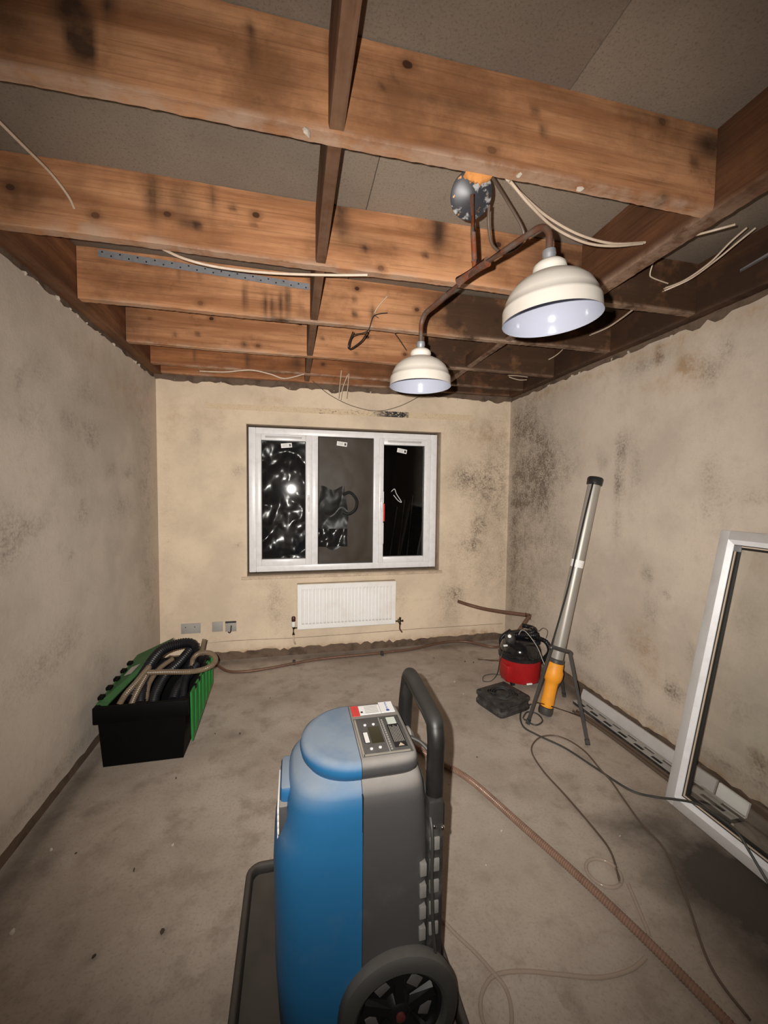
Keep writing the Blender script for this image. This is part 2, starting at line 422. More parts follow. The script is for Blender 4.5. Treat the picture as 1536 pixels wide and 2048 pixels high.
def lin(a, b, step):
    n = max(1, int(round((b-a)/step))); return [a+(b-a)*i/n for i in range(n+1)]
def wall_plaster(name, mat, parent, to3, us, zs, top, bot, back, stains, rusts, hole=None, thick=.022):
    bm = bmesh.new(); g = {}
    for i, u in enumerate(us):
        for j, z in enumerate(zs):
            zz = top(u) if j == len(zs)-1 else bot(u) if j == 0 else z
            g[i, j] = bm.verts.new(to3(u, zz))
    for i in range(len(us)-1):
        for j in range(len(zs)-1):
            if hole and hole((us[i]+us[i+1])/2, (zs[j]+zs[j+1])/2): continue
            bm.faces.new((g[i, j], g[i+1, j], g[i+1, j+1], g[i, j+1]))
    for v in [v for v in bm.verts if not v.link_faces]: bm.verts.remove(v)
    be = [e for e in bm.edges if e.is_boundary]
    r = bmesh.ops.extrude_edge_only(bm, edges=be)
    bmesh.ops.translate(bm, verts=[v for v in r['geom'] if isinstance(v, bmesh.types.BMVert)], vec=Vector(back)*thick)
    o = obj(name, bm, mat, parent, True, 35)
    ax = 1 if abs(back[0]) > .5 else 0
    paint(o.data, lambda c: blob(stains, c[ax], c.z), lambda c: blob(rusts, c[ax], c.z))
    return o
def ragged(seed, base, amp, bite=.0, chance=.0, step=.05):
    r = random.Random(seed); memo = {}
    def f(u):
        k = round(u/step)
        if k not in memo: memo[k] = r.uniform(-amp, amp) - (bite*r.random() if r.random() < chance else 0)
        return base + memo[k] + r.uniform(-amp, amp)*.35
    return f
def wst(lst, key, val, k):                       # stains and darker areas given where they are seen -> wall coordinates
    out = []
    for (x, y, rx, ry, s) in lst:
        p = at(x, y, **{key: val}); a = at(x+rx, y, **{key: val}); b = at(x, y-ry, **{key: val})
        out.append((p[k], p.z, max(.012, abs(a[k]-p[k])), max(.012, abs(b.z-p.z)), s))
    return out

# floor
bm = bmesh.new()
ux, uy = lin(XL-.02, XR+.02, .035), lin(YB, YF+.03, .035)
g = [[bm.verts.new((x, y, 0)) for y in uy] for x in ux]
for i in range(len(ux)-1):
    for j in range(len(uy)-1): bm.faces.new((g[i][j], g[i+1][j], g[i+1][j+1], g[i][j+1]))
r = bmesh.ops.extrude_edge_only(bm, edges=[e for e in bm.edges if e.is_boundary])
bmesh.ops.translate(bm, verts=[v for v in r['geom'] if isinstance(v, bmesh.types.BMVert)], vec=(0, 0, -.08))
fl = struct(obj('floor', bm, M_FLOOR, None, False))
def fst(lst):
    o = []
    for (x, y, rx, ry, s) in lst:
        p = at(x, y, Z=0); a = at(x+rx, y, Z=0); b = at(x, y-ry, Z=0)
        o.append((p.x, p.y, max(.015, (a-p).length), max(.015, (b-p).length), s))
    return o
FS = [(1.60, 1.18, .24, .20, .80), (1.80, 1.02, .30, .34, .80), (1.50, .86, .18, .24, .60), (1.50, 1.46, .15, .12, .58), (1.70, 1.42, .20, .26, .35), (1.36, 1.50, .09, .08, .25), (1.66, .66, .28, .26, .35), (1.40, 1.22, .10, .14, .2)]  # dark lower-right patch: damp stain with blocked torch light painted in
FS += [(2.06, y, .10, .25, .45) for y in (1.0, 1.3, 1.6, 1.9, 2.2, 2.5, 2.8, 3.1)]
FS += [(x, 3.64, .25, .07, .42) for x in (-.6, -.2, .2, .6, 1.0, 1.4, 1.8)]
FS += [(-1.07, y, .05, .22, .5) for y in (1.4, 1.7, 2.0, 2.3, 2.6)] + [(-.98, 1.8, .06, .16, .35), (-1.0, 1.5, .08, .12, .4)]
FS += fst([(476, 1468, 16, 5, .45), (325, 1862, 8, 6, .6), (188, 1912, 12, 6, .6), (349, 1925, 12, 7, .45), (215, 1972, 8, 5, .5), (189, 1618, 7, 7, .5), (345, 1946, 5, 4, .4), (920, 1225, 30, 6, .2)])
FP = [(1.19, 1.305, .055, .05, .55), (.95, 1.35, .28, .35, .30), (.75, 1.75, .3, .3, .22), (1.0, 2.1, .3, .3, .15)]  # painted light: pool on the floor and glow inside the tube loop
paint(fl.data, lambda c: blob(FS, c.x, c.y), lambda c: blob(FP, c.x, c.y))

# left wall
wl = struct(bpart('wall_left', M_MAS, None, XL-.25, XL-.020, YB, YF+.3, -.08, ZD, smooth=False))
LS = wst([(33, 759, 8, 22, .8), (73, 740, 25, 25, .35), (139, 843, 20, 26, .5), (183, 868, 22, 30, .6), (62, 839, 40, 40, .28), (256, 945, 12, 16, .6), (223, 938, 12, 16, .4), (165, 1022, 12, 30, .6), (242, 1015, 25, 28, .45),
          (15, 1060, 50, 55, .50), (73, 1050, 36, 20, .35), (20, 1110, 30, 30, .38), (135, 1286, 35, 40, .3), (73, 1344, 60, 60, .28), (176, 784, 30, 30, .35), (295, 960, 20, 250, .32), (143, 1112, 6, 10, .5), (150, 940, 40, 60, .18), (300, 1200, 16, 120, .25), (205, 1330, 26, 46, .30)], 'X', XL, 1)  # also darker beyond the crate lid and towards the far corner
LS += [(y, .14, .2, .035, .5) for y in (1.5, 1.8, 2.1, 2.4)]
LR = wst([(265, 790, 45, 40, .5), (180, 700, 60, 40, .25), (230, 820, 60, 60, .15)], 'X', XL, 1)
wall_plaster('plaster', M_WL, wl, lambda u, z: (XL, u, z), lin(YB, YF, .04), lin(.075, ZT, .04), ragged(1, ZT, .007, .03, .12), ragged(2, .078, .004, .015, .15, .03), (-1, 0, 0), LS, LR)
# right wall
wr = struct(bpart('wall_right', M_MAS, None, XR+.020, XR+.25, YB, YF+.3, -.08, ZD, smooth=False))
RS = wst([(1091, 924, 20, 45, 1.0), (1085, 985, 22, 45, .9), (1052, 949, 26, 40, .7), (1049, 844, 26, 36, .65), (1042, 1000, 28, 16, .75), (1075, 870, 24, 26, .55), (1130, 930, 30, 60, .42), (1060, 900, 60, 150, .45), (1040, 1080, 36, 120, .5), (1100, 1080, 46, 90, .38), (1060, 1200, 60, 80, .35),
          (1241, 905, 9, 36, .9), (1238, 965, 8, 36, 1.1), (1206, 926, 10, 16, .6), (1235, 1045, 8, 34, .5), (1272, 940, 16, 60, .32), (1250, 880, 22, 26, .35),
          (1321, 705, 6, 22, .8), (1419, 740, 26, 26, .75), (1454, 694, 14, 26, .65), (1290, 730, 60, 16, .45), (1377, 726, 26, 22, .35), (1419, 949, 22, 45, .30), (1408, 1022, 10, 18, .45), (1506, 994, 36, 14, .4), (1440, 1000, 40, 60, .18),
          (1295, 1148, 9, 16, .95), (1331, 1186, 10, 12, .7), (1302, 1223, 18, 26, .45), (1264, 1368, 30, 24, .5), (1343, 1382, 16, 22, .9), (1165, 1297, 18, 18, .6), (1195, 1270, 24, 40, .4), (1350, 1385, 40, 12, .45), (1285, 1290, 40, 40, .22), (1521, 1530, 26, 28, .85), (1470, 1420, 40, 40, .22), (1490, 1250, 40, 60, .15), (1385, 1310, 12, 30, .3)], 'X', XR, 1)
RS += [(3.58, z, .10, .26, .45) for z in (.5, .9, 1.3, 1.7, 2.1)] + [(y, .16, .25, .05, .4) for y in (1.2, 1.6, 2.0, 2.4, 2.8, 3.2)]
RRr = wst([(1321, 710, 8, 24, .7), (1377, 724, 30, 26, .8), (1330, 760, 70, 30, .45), (1400, 745, 50, 30, .5), (1284, 1280, 40, 46, .45), (1520, 1110, 30, 40, .5), (1522, 1535, 30, 30, .7), (1300, 1330, 50, 40, .3)], 'X', XR, 1)
RRr += [(y, 2.36, .3, .06, .45) for y in (1.2, 1.6, 2.0, 2.4, 2.8, 3.2)] + [(y, .09, .3, .035, .7) for y in (1.0, 1.4, 1.8, 2.2, 2.6, 3.0)]
wall_plaster('plaster', M_WR, wr, lambda u, z: (XR, u, z), lin(YB, YF, .04), lin(.085, ZT, .04), ragged(3, ZT, .006, .03, .12), ragged(4, .088, .005, .02, .2, .03), (1, 0, 0), RS, RRr)
# far wall
wf = bpy.data.objects.new('wall_far', None); col.objects.link(wf); wf.location = (.5, YF, 0); struct(wf)
for nm, b in (('masonry', (XL-.3, WX0-.01, YF+.022, YF+.30, -.08, ZD)), ('masonry', (WX1+.01, XR+.3, YF+.022, YF+.30, -.08, ZD)),
              ('masonry', (WX0-.01, WX1+.01, YF+.022, YF+.30, -.08, WZ0-.03)), ('masonry', (WX0-.01, WX1+.01, YF+.022, YF+.30, WZ1+.01, ZD))):
    bpart(nm, M_MAS, wf, *b, smooth=False)
FSs = wst([(929, 955, 40, 30, .6), (958, 1051, 20, 20, .75), (946, 1088, 24, 16, .65), (908, 1188, 26, 20, .75), (960, 980, 45, 60, .45), (985, 950, 26, 120, .40), (930, 1100, 60, 60, .25), (975, 1150, 40, 50, .25), (550, 1197, 22, 40, .40), (475, 942, 12, 16, .45), (393, 870, 8, 40, .25), (438, 868, 8, 30, .22), (475, 1090, 6, 6, .6), (900, 1225, 30, 30, .35), (930, 860, 50, 30, .25), (1005, 1000, 14, 200, .35), (335, 1000, 14, 200, .10), (500, 1260, 3, 3, 1.0), (800, 1200, 20, 30, .22), (560, 1240, 20, 30, .2)], 'Y', YF, 0)
FR = wst([(980, 870, 50, 30, .4), (540, 800, 40, 14, .4), (420, 830, 60, 30, .22), (345, 840, 20, 50, .3), (880, 1280, 60, 12, .7), (700, 1290, 200, 9, .6), (520, 1302, 100, 8, .7), (960, 1265, 60, 12, .8)], 'Y', YF, 0)
us = lin(XL, WX0, .035)+lin(WX0, WX1, .035)[1:]+lin(WX1, XR, .035)[1:]
zs = lin(.075, WZ0, .035)+lin(WZ0, WZ1, .035)[1:]+lin(WZ1, ZT-.005, .035)[1:]
wall_plaster('plaster', M_WF, wf, lambda u, z: (u, YF, z), us, zs, ragged(5, ZT-.004, .006, .025, .15), ragged(6, .082, .006, .025, .2, .02), (0, 1, 0), FSs, FR,
             lambda u, z: WX0 < u < WX1 and WZ0 < z < WZ1)
rv = .075
for b in ((WX0-.012, WX0, YF+.02, YF+.17, WZ0, WZ1), (WX1, WX1+.012, YF+.02, YF+.17, WZ0, WZ1), (WX0-.012, WX1+.012, YF+.02, YF+.17, WZ1, WZ1+.012), (WX0-.012, WX1+.012, YF+.02, YF+.17, WZ0-.012, WZ0)):
    bpart('reveal', M_REV, wf, *b, smooth=False)
# wall behind the camera
wb = struct(bpart('wall_back', M_WL, None, XL-.25, XR+.25, YB-.2, YB, -.08, ZD, smooth=False))
# sill board
sill = struct(bpart('trim_1', M_WF, None, WX0-.045, WX1+.03, YF-.022, YF+.072, WZ0-.026, WZ0-.002, bev=.004))
paint(sill.data, lambda c: .25, lambda c: .2)

# crumbs of broken plaster along the wall heads
def crumb_mesh(seed, s):
    r = random.Random(seed); b = bmesh.new(); bmesh.ops.create_icosphere(b, subdivisions=1, radius=s)
    for v in b.verts: v.co = Vector((v.co.x*r.uniform(.6, 1.4), v.co.y*r.uniform(.6, 1.3), v.co.z*r.uniform(.5, 1.0)))
    me = bpy.data.meshes.new('crumb'); b.to_mesh(me); b.free(); return me
CM = [crumb_mesh(i, 1.0) for i in range(5)]
for m in CM: m.materials.append(M_CHIPS)
def crumb(name, parent, p, s, mesh=None):
    o = bpy.data.objects.new(name, mesh or rng.choice(CM)); col.objects.link(o); o.location = p
    o.scale = (s, s*rng.uniform(.7, 1.2), s*.7); o.rotation_euler = (rng.random()*3, rng.random()*3, rng.random()*3)
    if parent: attach(o, parent)
    return o
for k in range(14): crumb('plaster_crumb', wl, (XL-.004, rng.uniform(1.9, 3.66), ZT+rng.uniform(-.004, .008)), rng.uniform(.006, .017))
for k in range(16): crumb('plaster_crumb', wr, (XR+.004, rng.uniform(1.0, 3.6), ZT+rng.uniform(-.006, .008)), rng.uniform(.006, .015))
for k in range(16): crumb('plaster_crumb', wf, (rng.uniform(-1.05, 2.05), YF+.003, ZT+rng.uniform(-.012, .004)), rng.uniform(.005, .012))

# ------------------------------------------------------------------ ceiling: chipboard deck on joists
ce = bpy.data.objects.new('ceiling', None); col.objects.link(ce); ce.location = (.5, 1.2, ZD); struct(ce)
for b in ((XL-.2, .801, YB-.1, 1.142), (.804, XR+.2, YB-.1, 1.142), (XL-.2, .30, 1.145, 2.372), (.303, XR+.2, 1.145, 2.372), (XL-.2, 1.30, 2.375, YF+.3), (1.303, XR+.2, 2.375, YF+.3)):
    bpart('chipboard_panel', M_CHIP, ce, b[0], b[1], b[2], b[3], ZD, ZD+.022, bev=.0015)

def timber(name, mat, x0, x1, y0, y1, z0, z1, stains=(), lime=(), seed=0, along=0, lime_all=.0):
    """sawn timber as a fine grid, slightly waney; stains (painted shade included) and lime are (along, height, r, r, strength)"""
    bm = bmesh.new(); r = random.Random(seed)
    L0, L1 = (x0, x1) if along == 0 else (y0, y1)
    n = max(2, int((L1-L0)/.016)); k = 16
    rows = []
    for i in range(n+1):
        u = L0+(L1-L0)*i/n; wob = .0025*math.sin(u*5+seed)+r.uniform(-.0006, .0006)
        loop = []
        a, b2 = (y0, y1) if along == 0 else (x0, x1)
        prof = [(a, z0+(z1-z0)*j/k) for j in range(k, 0, -1)]
        prof += [(a+.003, z0), (b2-.003, z0)] + [(b2, z0+(z1-z0)*j/k) for j in range(1, k+1)]
        for (c, z) in prof:
            dz = wob + (r.uniform(-.0012, .0012) if z == z0 else 0)
            p = (u, c, z+dz) if along == 0 else (c, u, z+dz)
            loop.append(bm.verts.new(p))
        rows.append(loop)
    m = len(rows[0])
    for A, B in zip(rows, rows[1:]):
        for j in range(m): bm.faces.new((A[j], A[(j+1) % m], B[(j+1) % m], B[j]))
    bm.faces.new(rows[0][::-1]); bm.faces.new(rows[-1])
    o = obj(name, bm, mat, None, True, 35)
    paint(o.data, lambda c: min(1.0, 1.12*blob(stains, c[along], c.z)), lambda c: min(1.0, blob(lime, c[along], c.z) + (lime_all if c.z < z0+.012 else 0)))
    return o
def jst(lst, Y):
    out = []
    for (x, y, rx, ry, s) in lst:
        p = at(x, y, Y=Y); a = at(x+rx, y, Y=Y); b = at(x, y-ry, Y=Y)
        out.append((p.x, p.z, abs(a.x-p.x), abs(b.z-p.z), s))
    return out
S1 = jst([(150, 60, 24, 80, 1.2), (178, 80, 14, 70, 1.2), (215, 10, 20, 40, .8), (130, 20, 40, 50, .6), (500, 60, 12, 20, .8), (505, 110, 14, 30, .6), (660, 110, 14, 60, .35), (1420, 290, 46, 36, .8), (1470, 330, 36, 70, .6), (1300, 235, 60, 16, .4), (440, 235, 60, 8, .8), (785, 150, 10, 9, .9), (766, 172, 8, 7, .8), (1070, 223, 9, 9, .9), (1087, 262, 8, 14, .8), (1388, 325, 8, 12, .7), (900, 205, 160, 10, .3), (40, 60, 90, 90, .30), (0, 20, 60, 60, .3), (330, 30, 160, 22, .22), (620, 60, 60, 20, .25), (1150, 200, 200, 12, .25), (560, 140, 30, 60, .15)], 1.12)
S2 = jst([(305, 395, 18, 60, .85), (425, 395, 10, 34, .7), (395, 450, 10, 9, .9), (375, 448, 26, 12, .5), (465, 416, 8, 8, .9), (507, 450, 7, 7, .8), (360, 400, 40, 50, .45), (682, 445, 22, 46, .8), (730, 498, 8, 8, .8), (878, 460, 20, 60, .85), (850, 510, 8, 8, .8), (790, 495, 8, 8, .4), (720, 480, 50, 30, .3), (1100, 520, 60, 50, .4), (60, 400, 80, 50, .2), (1250, 560, 160, 80, .8), (1400, 600, 120, 60, .9), (30, 370, 60, 60, .25), (560, 395, 80, 14, .3), (700, 415, 60, 14, .35), (640, 470, 20, 60, .3)], 1.765)
S3 = jst([(530, 612, 5, 30, .9), (545, 615, 5, 30, .9), (560, 610, 5, 28, .9), (576, 605, 7, 34, .95), (490, 595, 5, 30, .8), (355, 545, 3, 20, .8), (400, 550, 3, 16, .7), (709, 600, 6, 9, .9), (709, 628, 6, 9, .9), (745, 628, 6, 22, .6), (560, 640, 60, 8, .7), (960, 620, 60, 40, .8), (900, 600, 90, 20, .4), (850, 640, 90, 20, .35), (1150, 690, 160, 70, .9), (1000, 640, 50, 50, .9)], 2.35)
S4 = jst([(395, 668, 6, 6, .8), (350, 669, 6, 6, .6), (488, 688, 6, 6, .8), (645, 677, 5, 5, .9), (712, 707, 6, 5, .7), (950, 700, 90, 50, .7), (1060, 715, 60, 50, .75), (240, 640, 60, 50, .5), (1200, 730, 100, 60, .9)], 2.95)
S5 = jst([(495, 720, 6, 20, .6), (594, 727, 12, 14, .6), (390, 710, 3, 18, .7), (860, 740, 120, 40, .6), (1050, 745, 80, 40, .9)], 3.40)
jl = [('nearest orange pine ceiling joist, above the pendant lamp', 1.12, 1.166, XL+.056, 1.355, S1, M_WX, .55),
      ('second pine ceiling joist from the camera, streaked with black damp', 1.765, 1.811, XL+.056, XR-.05, S2, M_WX, .6),
      ('third pine ceiling joist, with rusty drips under the galvanised strip', 2.35, 2.396, XL+.056, XR-.05, S3, M_WX, .45),
      ('fourth pine ceiling joist, narrow brown band two joists off the window wall', 2.95, 2.996, XL+.056, XR-.05, S4, M_WX, .35),
      ('fifth pine ceiling joist, last one clear of the window wall', 3.40, 3.446, XL+.056, XR-.05, S5, M_WXD, .35),
      ('dark ceiling joist tight against the head of the window wall', 3.640, 3.692, XL+.056, XR-.05, 'S6', M_WXD, .25)]
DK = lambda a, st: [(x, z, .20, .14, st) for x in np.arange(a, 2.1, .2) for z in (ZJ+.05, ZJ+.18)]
S2 += DK(1.55, .6); S3 += DK(1.05, .62); S4 += DK(1.05, .55); S5 += DK(1.0, .55); S6 = DK(.9, .5)  # right ends: torch fall-off painted in on top of real stains
JO = []
for i, (lb, y0, y1, x0, x1, S, mm, li) in enumerate(jl):
    if S == 'S6': S = S6
    lime = [(rng.uniform(-.9, 1.3), ZJ, rng.uniform(.05, .25), .012, .8) for _ in range(9)]
    if i == 1: lime += [(-.75, ZJ+.02, .12, .03, 1.0), (-.55, ZJ+.01, .1, .02, .9)]
    o = tag(timber('ceiling_joist', mm, x0, x1, y0, y1, ZJ, ZD-.002, S, lime, 10+i, 0, li), lb, 'joist', 'ceiling joists'); JO.append(o)
# timbers along the side walls and the trimmer near the right wall
tag(timber('wall_joist', M_WYL, XL-.018, XL+.053, .1, YF-.012, ZJ-.002, ZD-.002, [(y, ZJ+.02, .3, .05, .5) for y in (1.6, 2.2, 2.9, 3.4)], (), 31, 1, .1), 'dark brown timber running along the head of the left wall', 'joist')
tag(timber('wall_joist', M_WYB, XR-.047, XR+.018, .1, YF-.012, ZJ-.002, ZD-.002, [(y, ZJ+.08, .4, .2, 1.0) for y in (.8, 1.4, 2.0, 2.7, 3.3)], (), 32, 1, .1), 'dark brown timber running along the head of the right wall', 'joist')  # heavy blobs paint the right bay's shade over this timber
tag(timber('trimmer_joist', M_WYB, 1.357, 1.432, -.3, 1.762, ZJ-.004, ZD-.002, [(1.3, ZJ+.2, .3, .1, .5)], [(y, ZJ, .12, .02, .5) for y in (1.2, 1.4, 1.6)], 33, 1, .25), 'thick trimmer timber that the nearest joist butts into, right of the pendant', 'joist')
# noggins (blocking) between the joists: a row near the middle and one to the right
ys = [.35]+[j[1] for j in jl]; ye = [j[2] for j in jl]
wh = ['nearest the camera', 'behind the first joist', 'behind the second joist', 'behind the third joist', 'behind the fourth joist', 'against the window wall']
for i in range(6):
    y0 = .35 if i == 0 else ye[i-1]+.002; y1 = jl[i][1]-.002
    tag(timber('noggin', M_WY, .088, .132, y0, y1, ZJ+.006, ZD-.03, (), (), 50+i, 1, .15), 'dark wooden noggin in the middle row, ' + wh[i], 'noggin', 'middle row of noggins')
for i in range(2, 6):
    tag(timber('noggin', M_WY, 1.285, 1.325, ye[i-1]+.002, jl[i][1]-.002, ZJ+.004, ZJ+.10, [(2, ZJ, 3, 1, .5)], (), 60+i, 1, .5), 'thin dark noggin in the right-hand row, ' + wh[i], 'noggin', 'right row of noggins')

# ------------------------------------------------------------------ window
YW = YF+.078                                            # inner face of the frame
wn = bpy.data.objects.new('window_1', None); col.objects.link(wn); wn.location = (.48, YW, WZ0); struct(wn)
FX0, FX1, FZ0, FZ1 = -.393, 1.366, .762, 2.058
def rect_frame(bm, x0, x1, z0, z1, w4, y0, y1, bev=.006):
    l, r, b, t = w4
    for q in ((x0, x0+l, z0, z1), (x1-r, x1, z0, z1), (x0+l-.001, x1-r+.001, z0, z0+b), (x0+l-.001, x1-r+.001, z1-t, z1)):
        bx(bm, q[0], q[1], y0, y1, q[2], q[3], bev)
def pane(bm, x0, x1, z0, z1, y, t=.004): bx(bm, x0, x1, y, y+t, z0, z1)
part('outer_frame', M_UPVC, wn, rect_frame, FX0, FX1, FZ0, FZ1, (.062, .068, .058, .058), YW, YW+.07)
bpart('mullion', M_UPVC, wn, .160, .216, YW+.001, YW+.07, FZ0+.05, FZ1-.05, bev=.006)
bpart('mullion', M_UPVC, wn, .736, .788, YW+.001, YW+.07, FZ0+.05, FZ1-.05, bev=.006)
SL = part('sash', M_UPVC, wn, rect_frame, -.333, .162, .818, 2.002, (.050, .058, .060, .056), YW-.014, YW+.05)
SR = part('sash', M_UPVC, wn, rect_frame, .786, 1.302, .818, 2.006, (.046, .064, .058, .062), YW-.014, YW+.05)
for (x0, x1, z0, z1) in ((-.283, .104, .878, 1.946), (.216, .736, .820, 2.000), (.832, 1.238, .876, 1.944)):
    part('pane', M_GLASS, wn, pane, x0-.004, x1+.004, z0-.004, z1+.004, YW+.02, smooth=False)
    part('gasket', M_GASK, wn, rect_frame, x0-.002, x1+.002, z0-.002, z1+.002, (.006,)*4, YW+.010, YW+.0195, 0)
for s, x in ((SL, .132), (SR, .809)):
    def hnd(bm):
        bx(bm, x-.011, x+.011, YW-.026, YW-.013, 1.33, 1.46, .004); bx(bm, x-.009, x+.009, YW-.050, YW-.024, 1.40, 1.44, .004)
        bx(bm, x-.008, x+.008, YW-.056, YW-.040, 1.31, 1.44, .005)
    part('handle', M_UPVC, s, hnd)
for s, x0, x1 in ((SL, -.25, .07), (SR, .87, 1.20)):
    bpart('trickle_vent', M_UPVCO, s, x0, x1, YW-.022, YW-.013, 1.966, 1.984, bev=.003)
def sticker(px, py, a):
    p = at(px, py, Y=YW+.018); m = Matrix.Translation(p) @ Matrix.Rotation(R_(a), 4, 'Y')
    o = part('sticker', M_WHITE, wn, bx, -.048, .048, -.001, .001, -.020, .020, xf=m)
    part('print', M_BLACK, o, bx, .022, .040, -.002, -.0012, -.011, .011, xf=m)
    for k in range(3): part('print', M_GREYL, o, bx, -.036, .012, -.002, -.0012, -.010+.009*k, -.007+.009*k, xf=m)
sticker(573, 891, -6); sticker(684, 888, 6); sticker(804, 902, 10)
bpart('tape', M_REDT, wn, .828, .848, YW+.006, YW+.0095, 1.215, 1.385, smooth=False)
bpart('tape', M_WHITE, wn, .829, .839, YW+.006, YW+.0095, 1.39, 1.50, smooth=False)
bpart('tape', M_WHITE, wn, .829, .839, YW+.006, YW+.0095, 1.00, 1.20, smooth=False)

# what hangs and stands outside the glass
def crumple(bm, x0, x1, z0, z1, y, amp, seed, n=46, fr=1.0):
    from mathutils import noise
    m = int(n*(z1-z0)/(x1-x0)); g = []
    for i in range(n+1):
        row = []
        for j in range(m+1):
            x = x0+(x1-x0)*i/n; z = z0+(z1-z0)*j/m
            p = Vector((x*5*fr+seed, z*4*fr, seed*.7)); d = 0
            for o, a in ((1, 1), (2.3, .42), (4.7, .10)):
                d += a*abs(noise.noise(p*o))*1.6
            d += .05*noise.noise(p*9)
            row.append(bm.verts.new((x, y-amp*d, z)))
        g.append(row)
    for i in range(n):
        for j in range(m): bm.faces.new((g[i][j], g[i+1][j], g[i+1][j+1], g[i][j+1]))
tp = tag(part('black_polythene_sheet', M_TARP, None, crumple, -.46, .205, .74, 2.06, YF+.285, .085, 3.0, ang=180, fr=.55), 'crumpled shiny black plastic sheet outside the left window pane', 'sheet')
tp2 = tag(part('brown_sheet', M_BROWN, None, crumple, .215, .80, .74, 2.06, YF+.33, .012, 8.0, 30, ang=180, fr=.4), 'dull brown plastic sheet outside the middle window pane', 'sheet')
bg = thing('black_bag', 'black bag with a looped strap outside the middle window pane', 'bag', (.36, YF+.245, .742))
def bagb(bm):
    crumple(bm, .225, .50, .95, 1.53, YF+.245, .05, 21.0, 26, .5)
    for q in bm.verts:
        t = (q.co.z-.95)/.58; q.co.x = .36+(q.co.x-.36)*(1-.10*math.sin(t*9)-.25*max(0, t-.85)/.15*.5) ; q.co.z += .02*math.sin(q.co.x*30)
part('bag_body', M_BLACK, bg, bagb, ang=180)
part('strap', M_BLACK, bg, tube, spline([at(686, 990, Y=YF+.20), at(700, 985, Y=YF+.19), at(713, 1000, Y=YF+.185), at(711, 1018, Y=YF+.19), at(698, 1028, Y=YF+.20), at(686, 1025, Y=YF+.21)], 8), .014, 8)
part('fold', M_TARP, bg, crumple, .22, .50, .97, 1.14, YF+.20, .06, 33.0, 22, ang=180)
for k, (a, b) in enumerate((((.93, .76), (1.02, 1.35)), ((1.02, .76), (1.10, 1.42)), ((1.12, .76), (1.19, 1.46)))):
    tag(part('cane', M_BLACKD, None, tube, [(a[0], YF+.24+.012*k, a[1]), (b[0], YF+.26+.012*k, b[1])], .008, 8), 'thin dark cane leaning outside the right window pane, ' + ['left', 'middle', 'right'][k] + ' of three', 'cane', 'canes outside the window')
tag(part('torn_plastic', M_WHITE, None, tube, spline([at(782, 984, Y=YF+.22), at(789, 978, Y=YF+.22), at(793, 988, Y=YF+.22), at(803, 1004, Y=YF+.22), at(796, 1001, Y=YF+.22), at(787, 990, Y=YF+.22)], 5), .004, 6), 'scrap of torn clear plastic behind the right window pane', 'plastic scrap')

# old pelmet mark above the window
pm = part('pelmet_strip', M_STRIP, None, hexa, [(-.727, YF-.004, 2.186), (1.686, YF-.004, 2.196), (1.686, YF+.002, 2.196), (-.727, YF+.002, 2.186)],
          [(-.727, YF-.004, 2.229), (1.686, YF-.004, 2.250), (1.686, YF+.002, 2.250), (-.727, YF+.002, 2.229)], smooth=False)
tag(pm, 'long flat scar of a removed pelmet batten above the window, flecked black', 'batten')

# ------------------------------------------------------------------ radiator
rd = thing('radiator', 'white ribbed panel radiator under the window', 'radiator', (.48, YF-.05, .26))
RX0, RX1, RZ0, RZ1, RY = .030, .928, .262, .668, YF-.078
def ribs(bm):
    n = 26; xs = []
    m0, m1 = RX0+.035, RX1-.035
    prof = [(RX0, 0), (m0, 0)]
    for k in range(n):
        c0 = m0+(m1-m0)*k/n; wdt = (m1-m0)/n
        prof += [(c0+wdt*.18, -.011), (c0+wdt*.62, -.011), (c0+wdt*.80, 0), (c0+wdt, 0)]
    prof += [(RX1, 0)]
    zr = [(RZ0, .0, .004), (RZ0+.006, .0, 0), (RZ0+.045, 0, 0), (RZ0+.062, 1, 0), (RZ1-.055, 1, 0), (RZ1-.04, 0, 0), (RZ1-.006, 0, 0), (RZ1, 0, .004)]
    rows = [[bm.verts.new((x, RY+d*f+e, z)) for (x, d) in prof] for (z, f, e) in zr]
    for A, B in zip(rows, rows[1:]):
        for i in range(len(prof)-1): bm.faces.new((A[i], A[i+1], B[i+1], B[i]))
    e = [q for q in bm.edges if q.is_boundary]
    r = bmesh.ops.extrude_edge_only(bm, edges=e)
    bmesh.ops.translate(bm, verts=[v for v in r['geom'] if isinstance(v, bmesh.types.BMVert)], vec=(0, .014, 0))
part('panel', M_RAD, rd, ribs, ang=25)
bpart('side_cover', M_RADS, rd, RX0-.004, RX0+.003, RY+.012, YF-.022, RZ0+.01, RZ1, bev=.002)
bpart('side_cover', M_RADS, rd, RX1-.003, RX1+.004, RY+.012, YF-.022, RZ0+.01, RZ1, bev=.002)
tg = bpart('top_grille', M_RADS, rd, RX0, RX1, RY+.008, YF-.024, RZ1-.006, RZ1+.004, bev=.002)
for x in (RX0+.16, RX1-.16): bpart('bracket', M_RADS, rd, x-.02, x+.02, RY+.014, YF-.001, RZ0+.08, RZ1-.06)
vx, vy = at(587, 1256, Y=YF-.06).x, YF-.055
trv = part('thermostatic_valve', M_BRASS, rd, lambda bm: (tube(bm, [(vx, vy, .215), (vx, vy, .285)], .013, 12), tube(bm, [(vx, vy, .275), (RX0+.01, vy, .275)], .011, 12)))
part('valve_head', M_WHITE, trv, lathe, [(.0165, .288), (.0185, .294), (.0185, .330), (.0165, .336)], 20, Matrix.Translation((vx, vy, 0)), True, True)
part('valve_cap', simple('maroon_cap', (.05, .014, .018), .4), trv, lathe, [(.0155, .336), (.0175, .340), (.0175, .372), (.012, .380)], 20, Matrix.Translation((vx, vy, 0)), True, True)
lx = RX1+.050
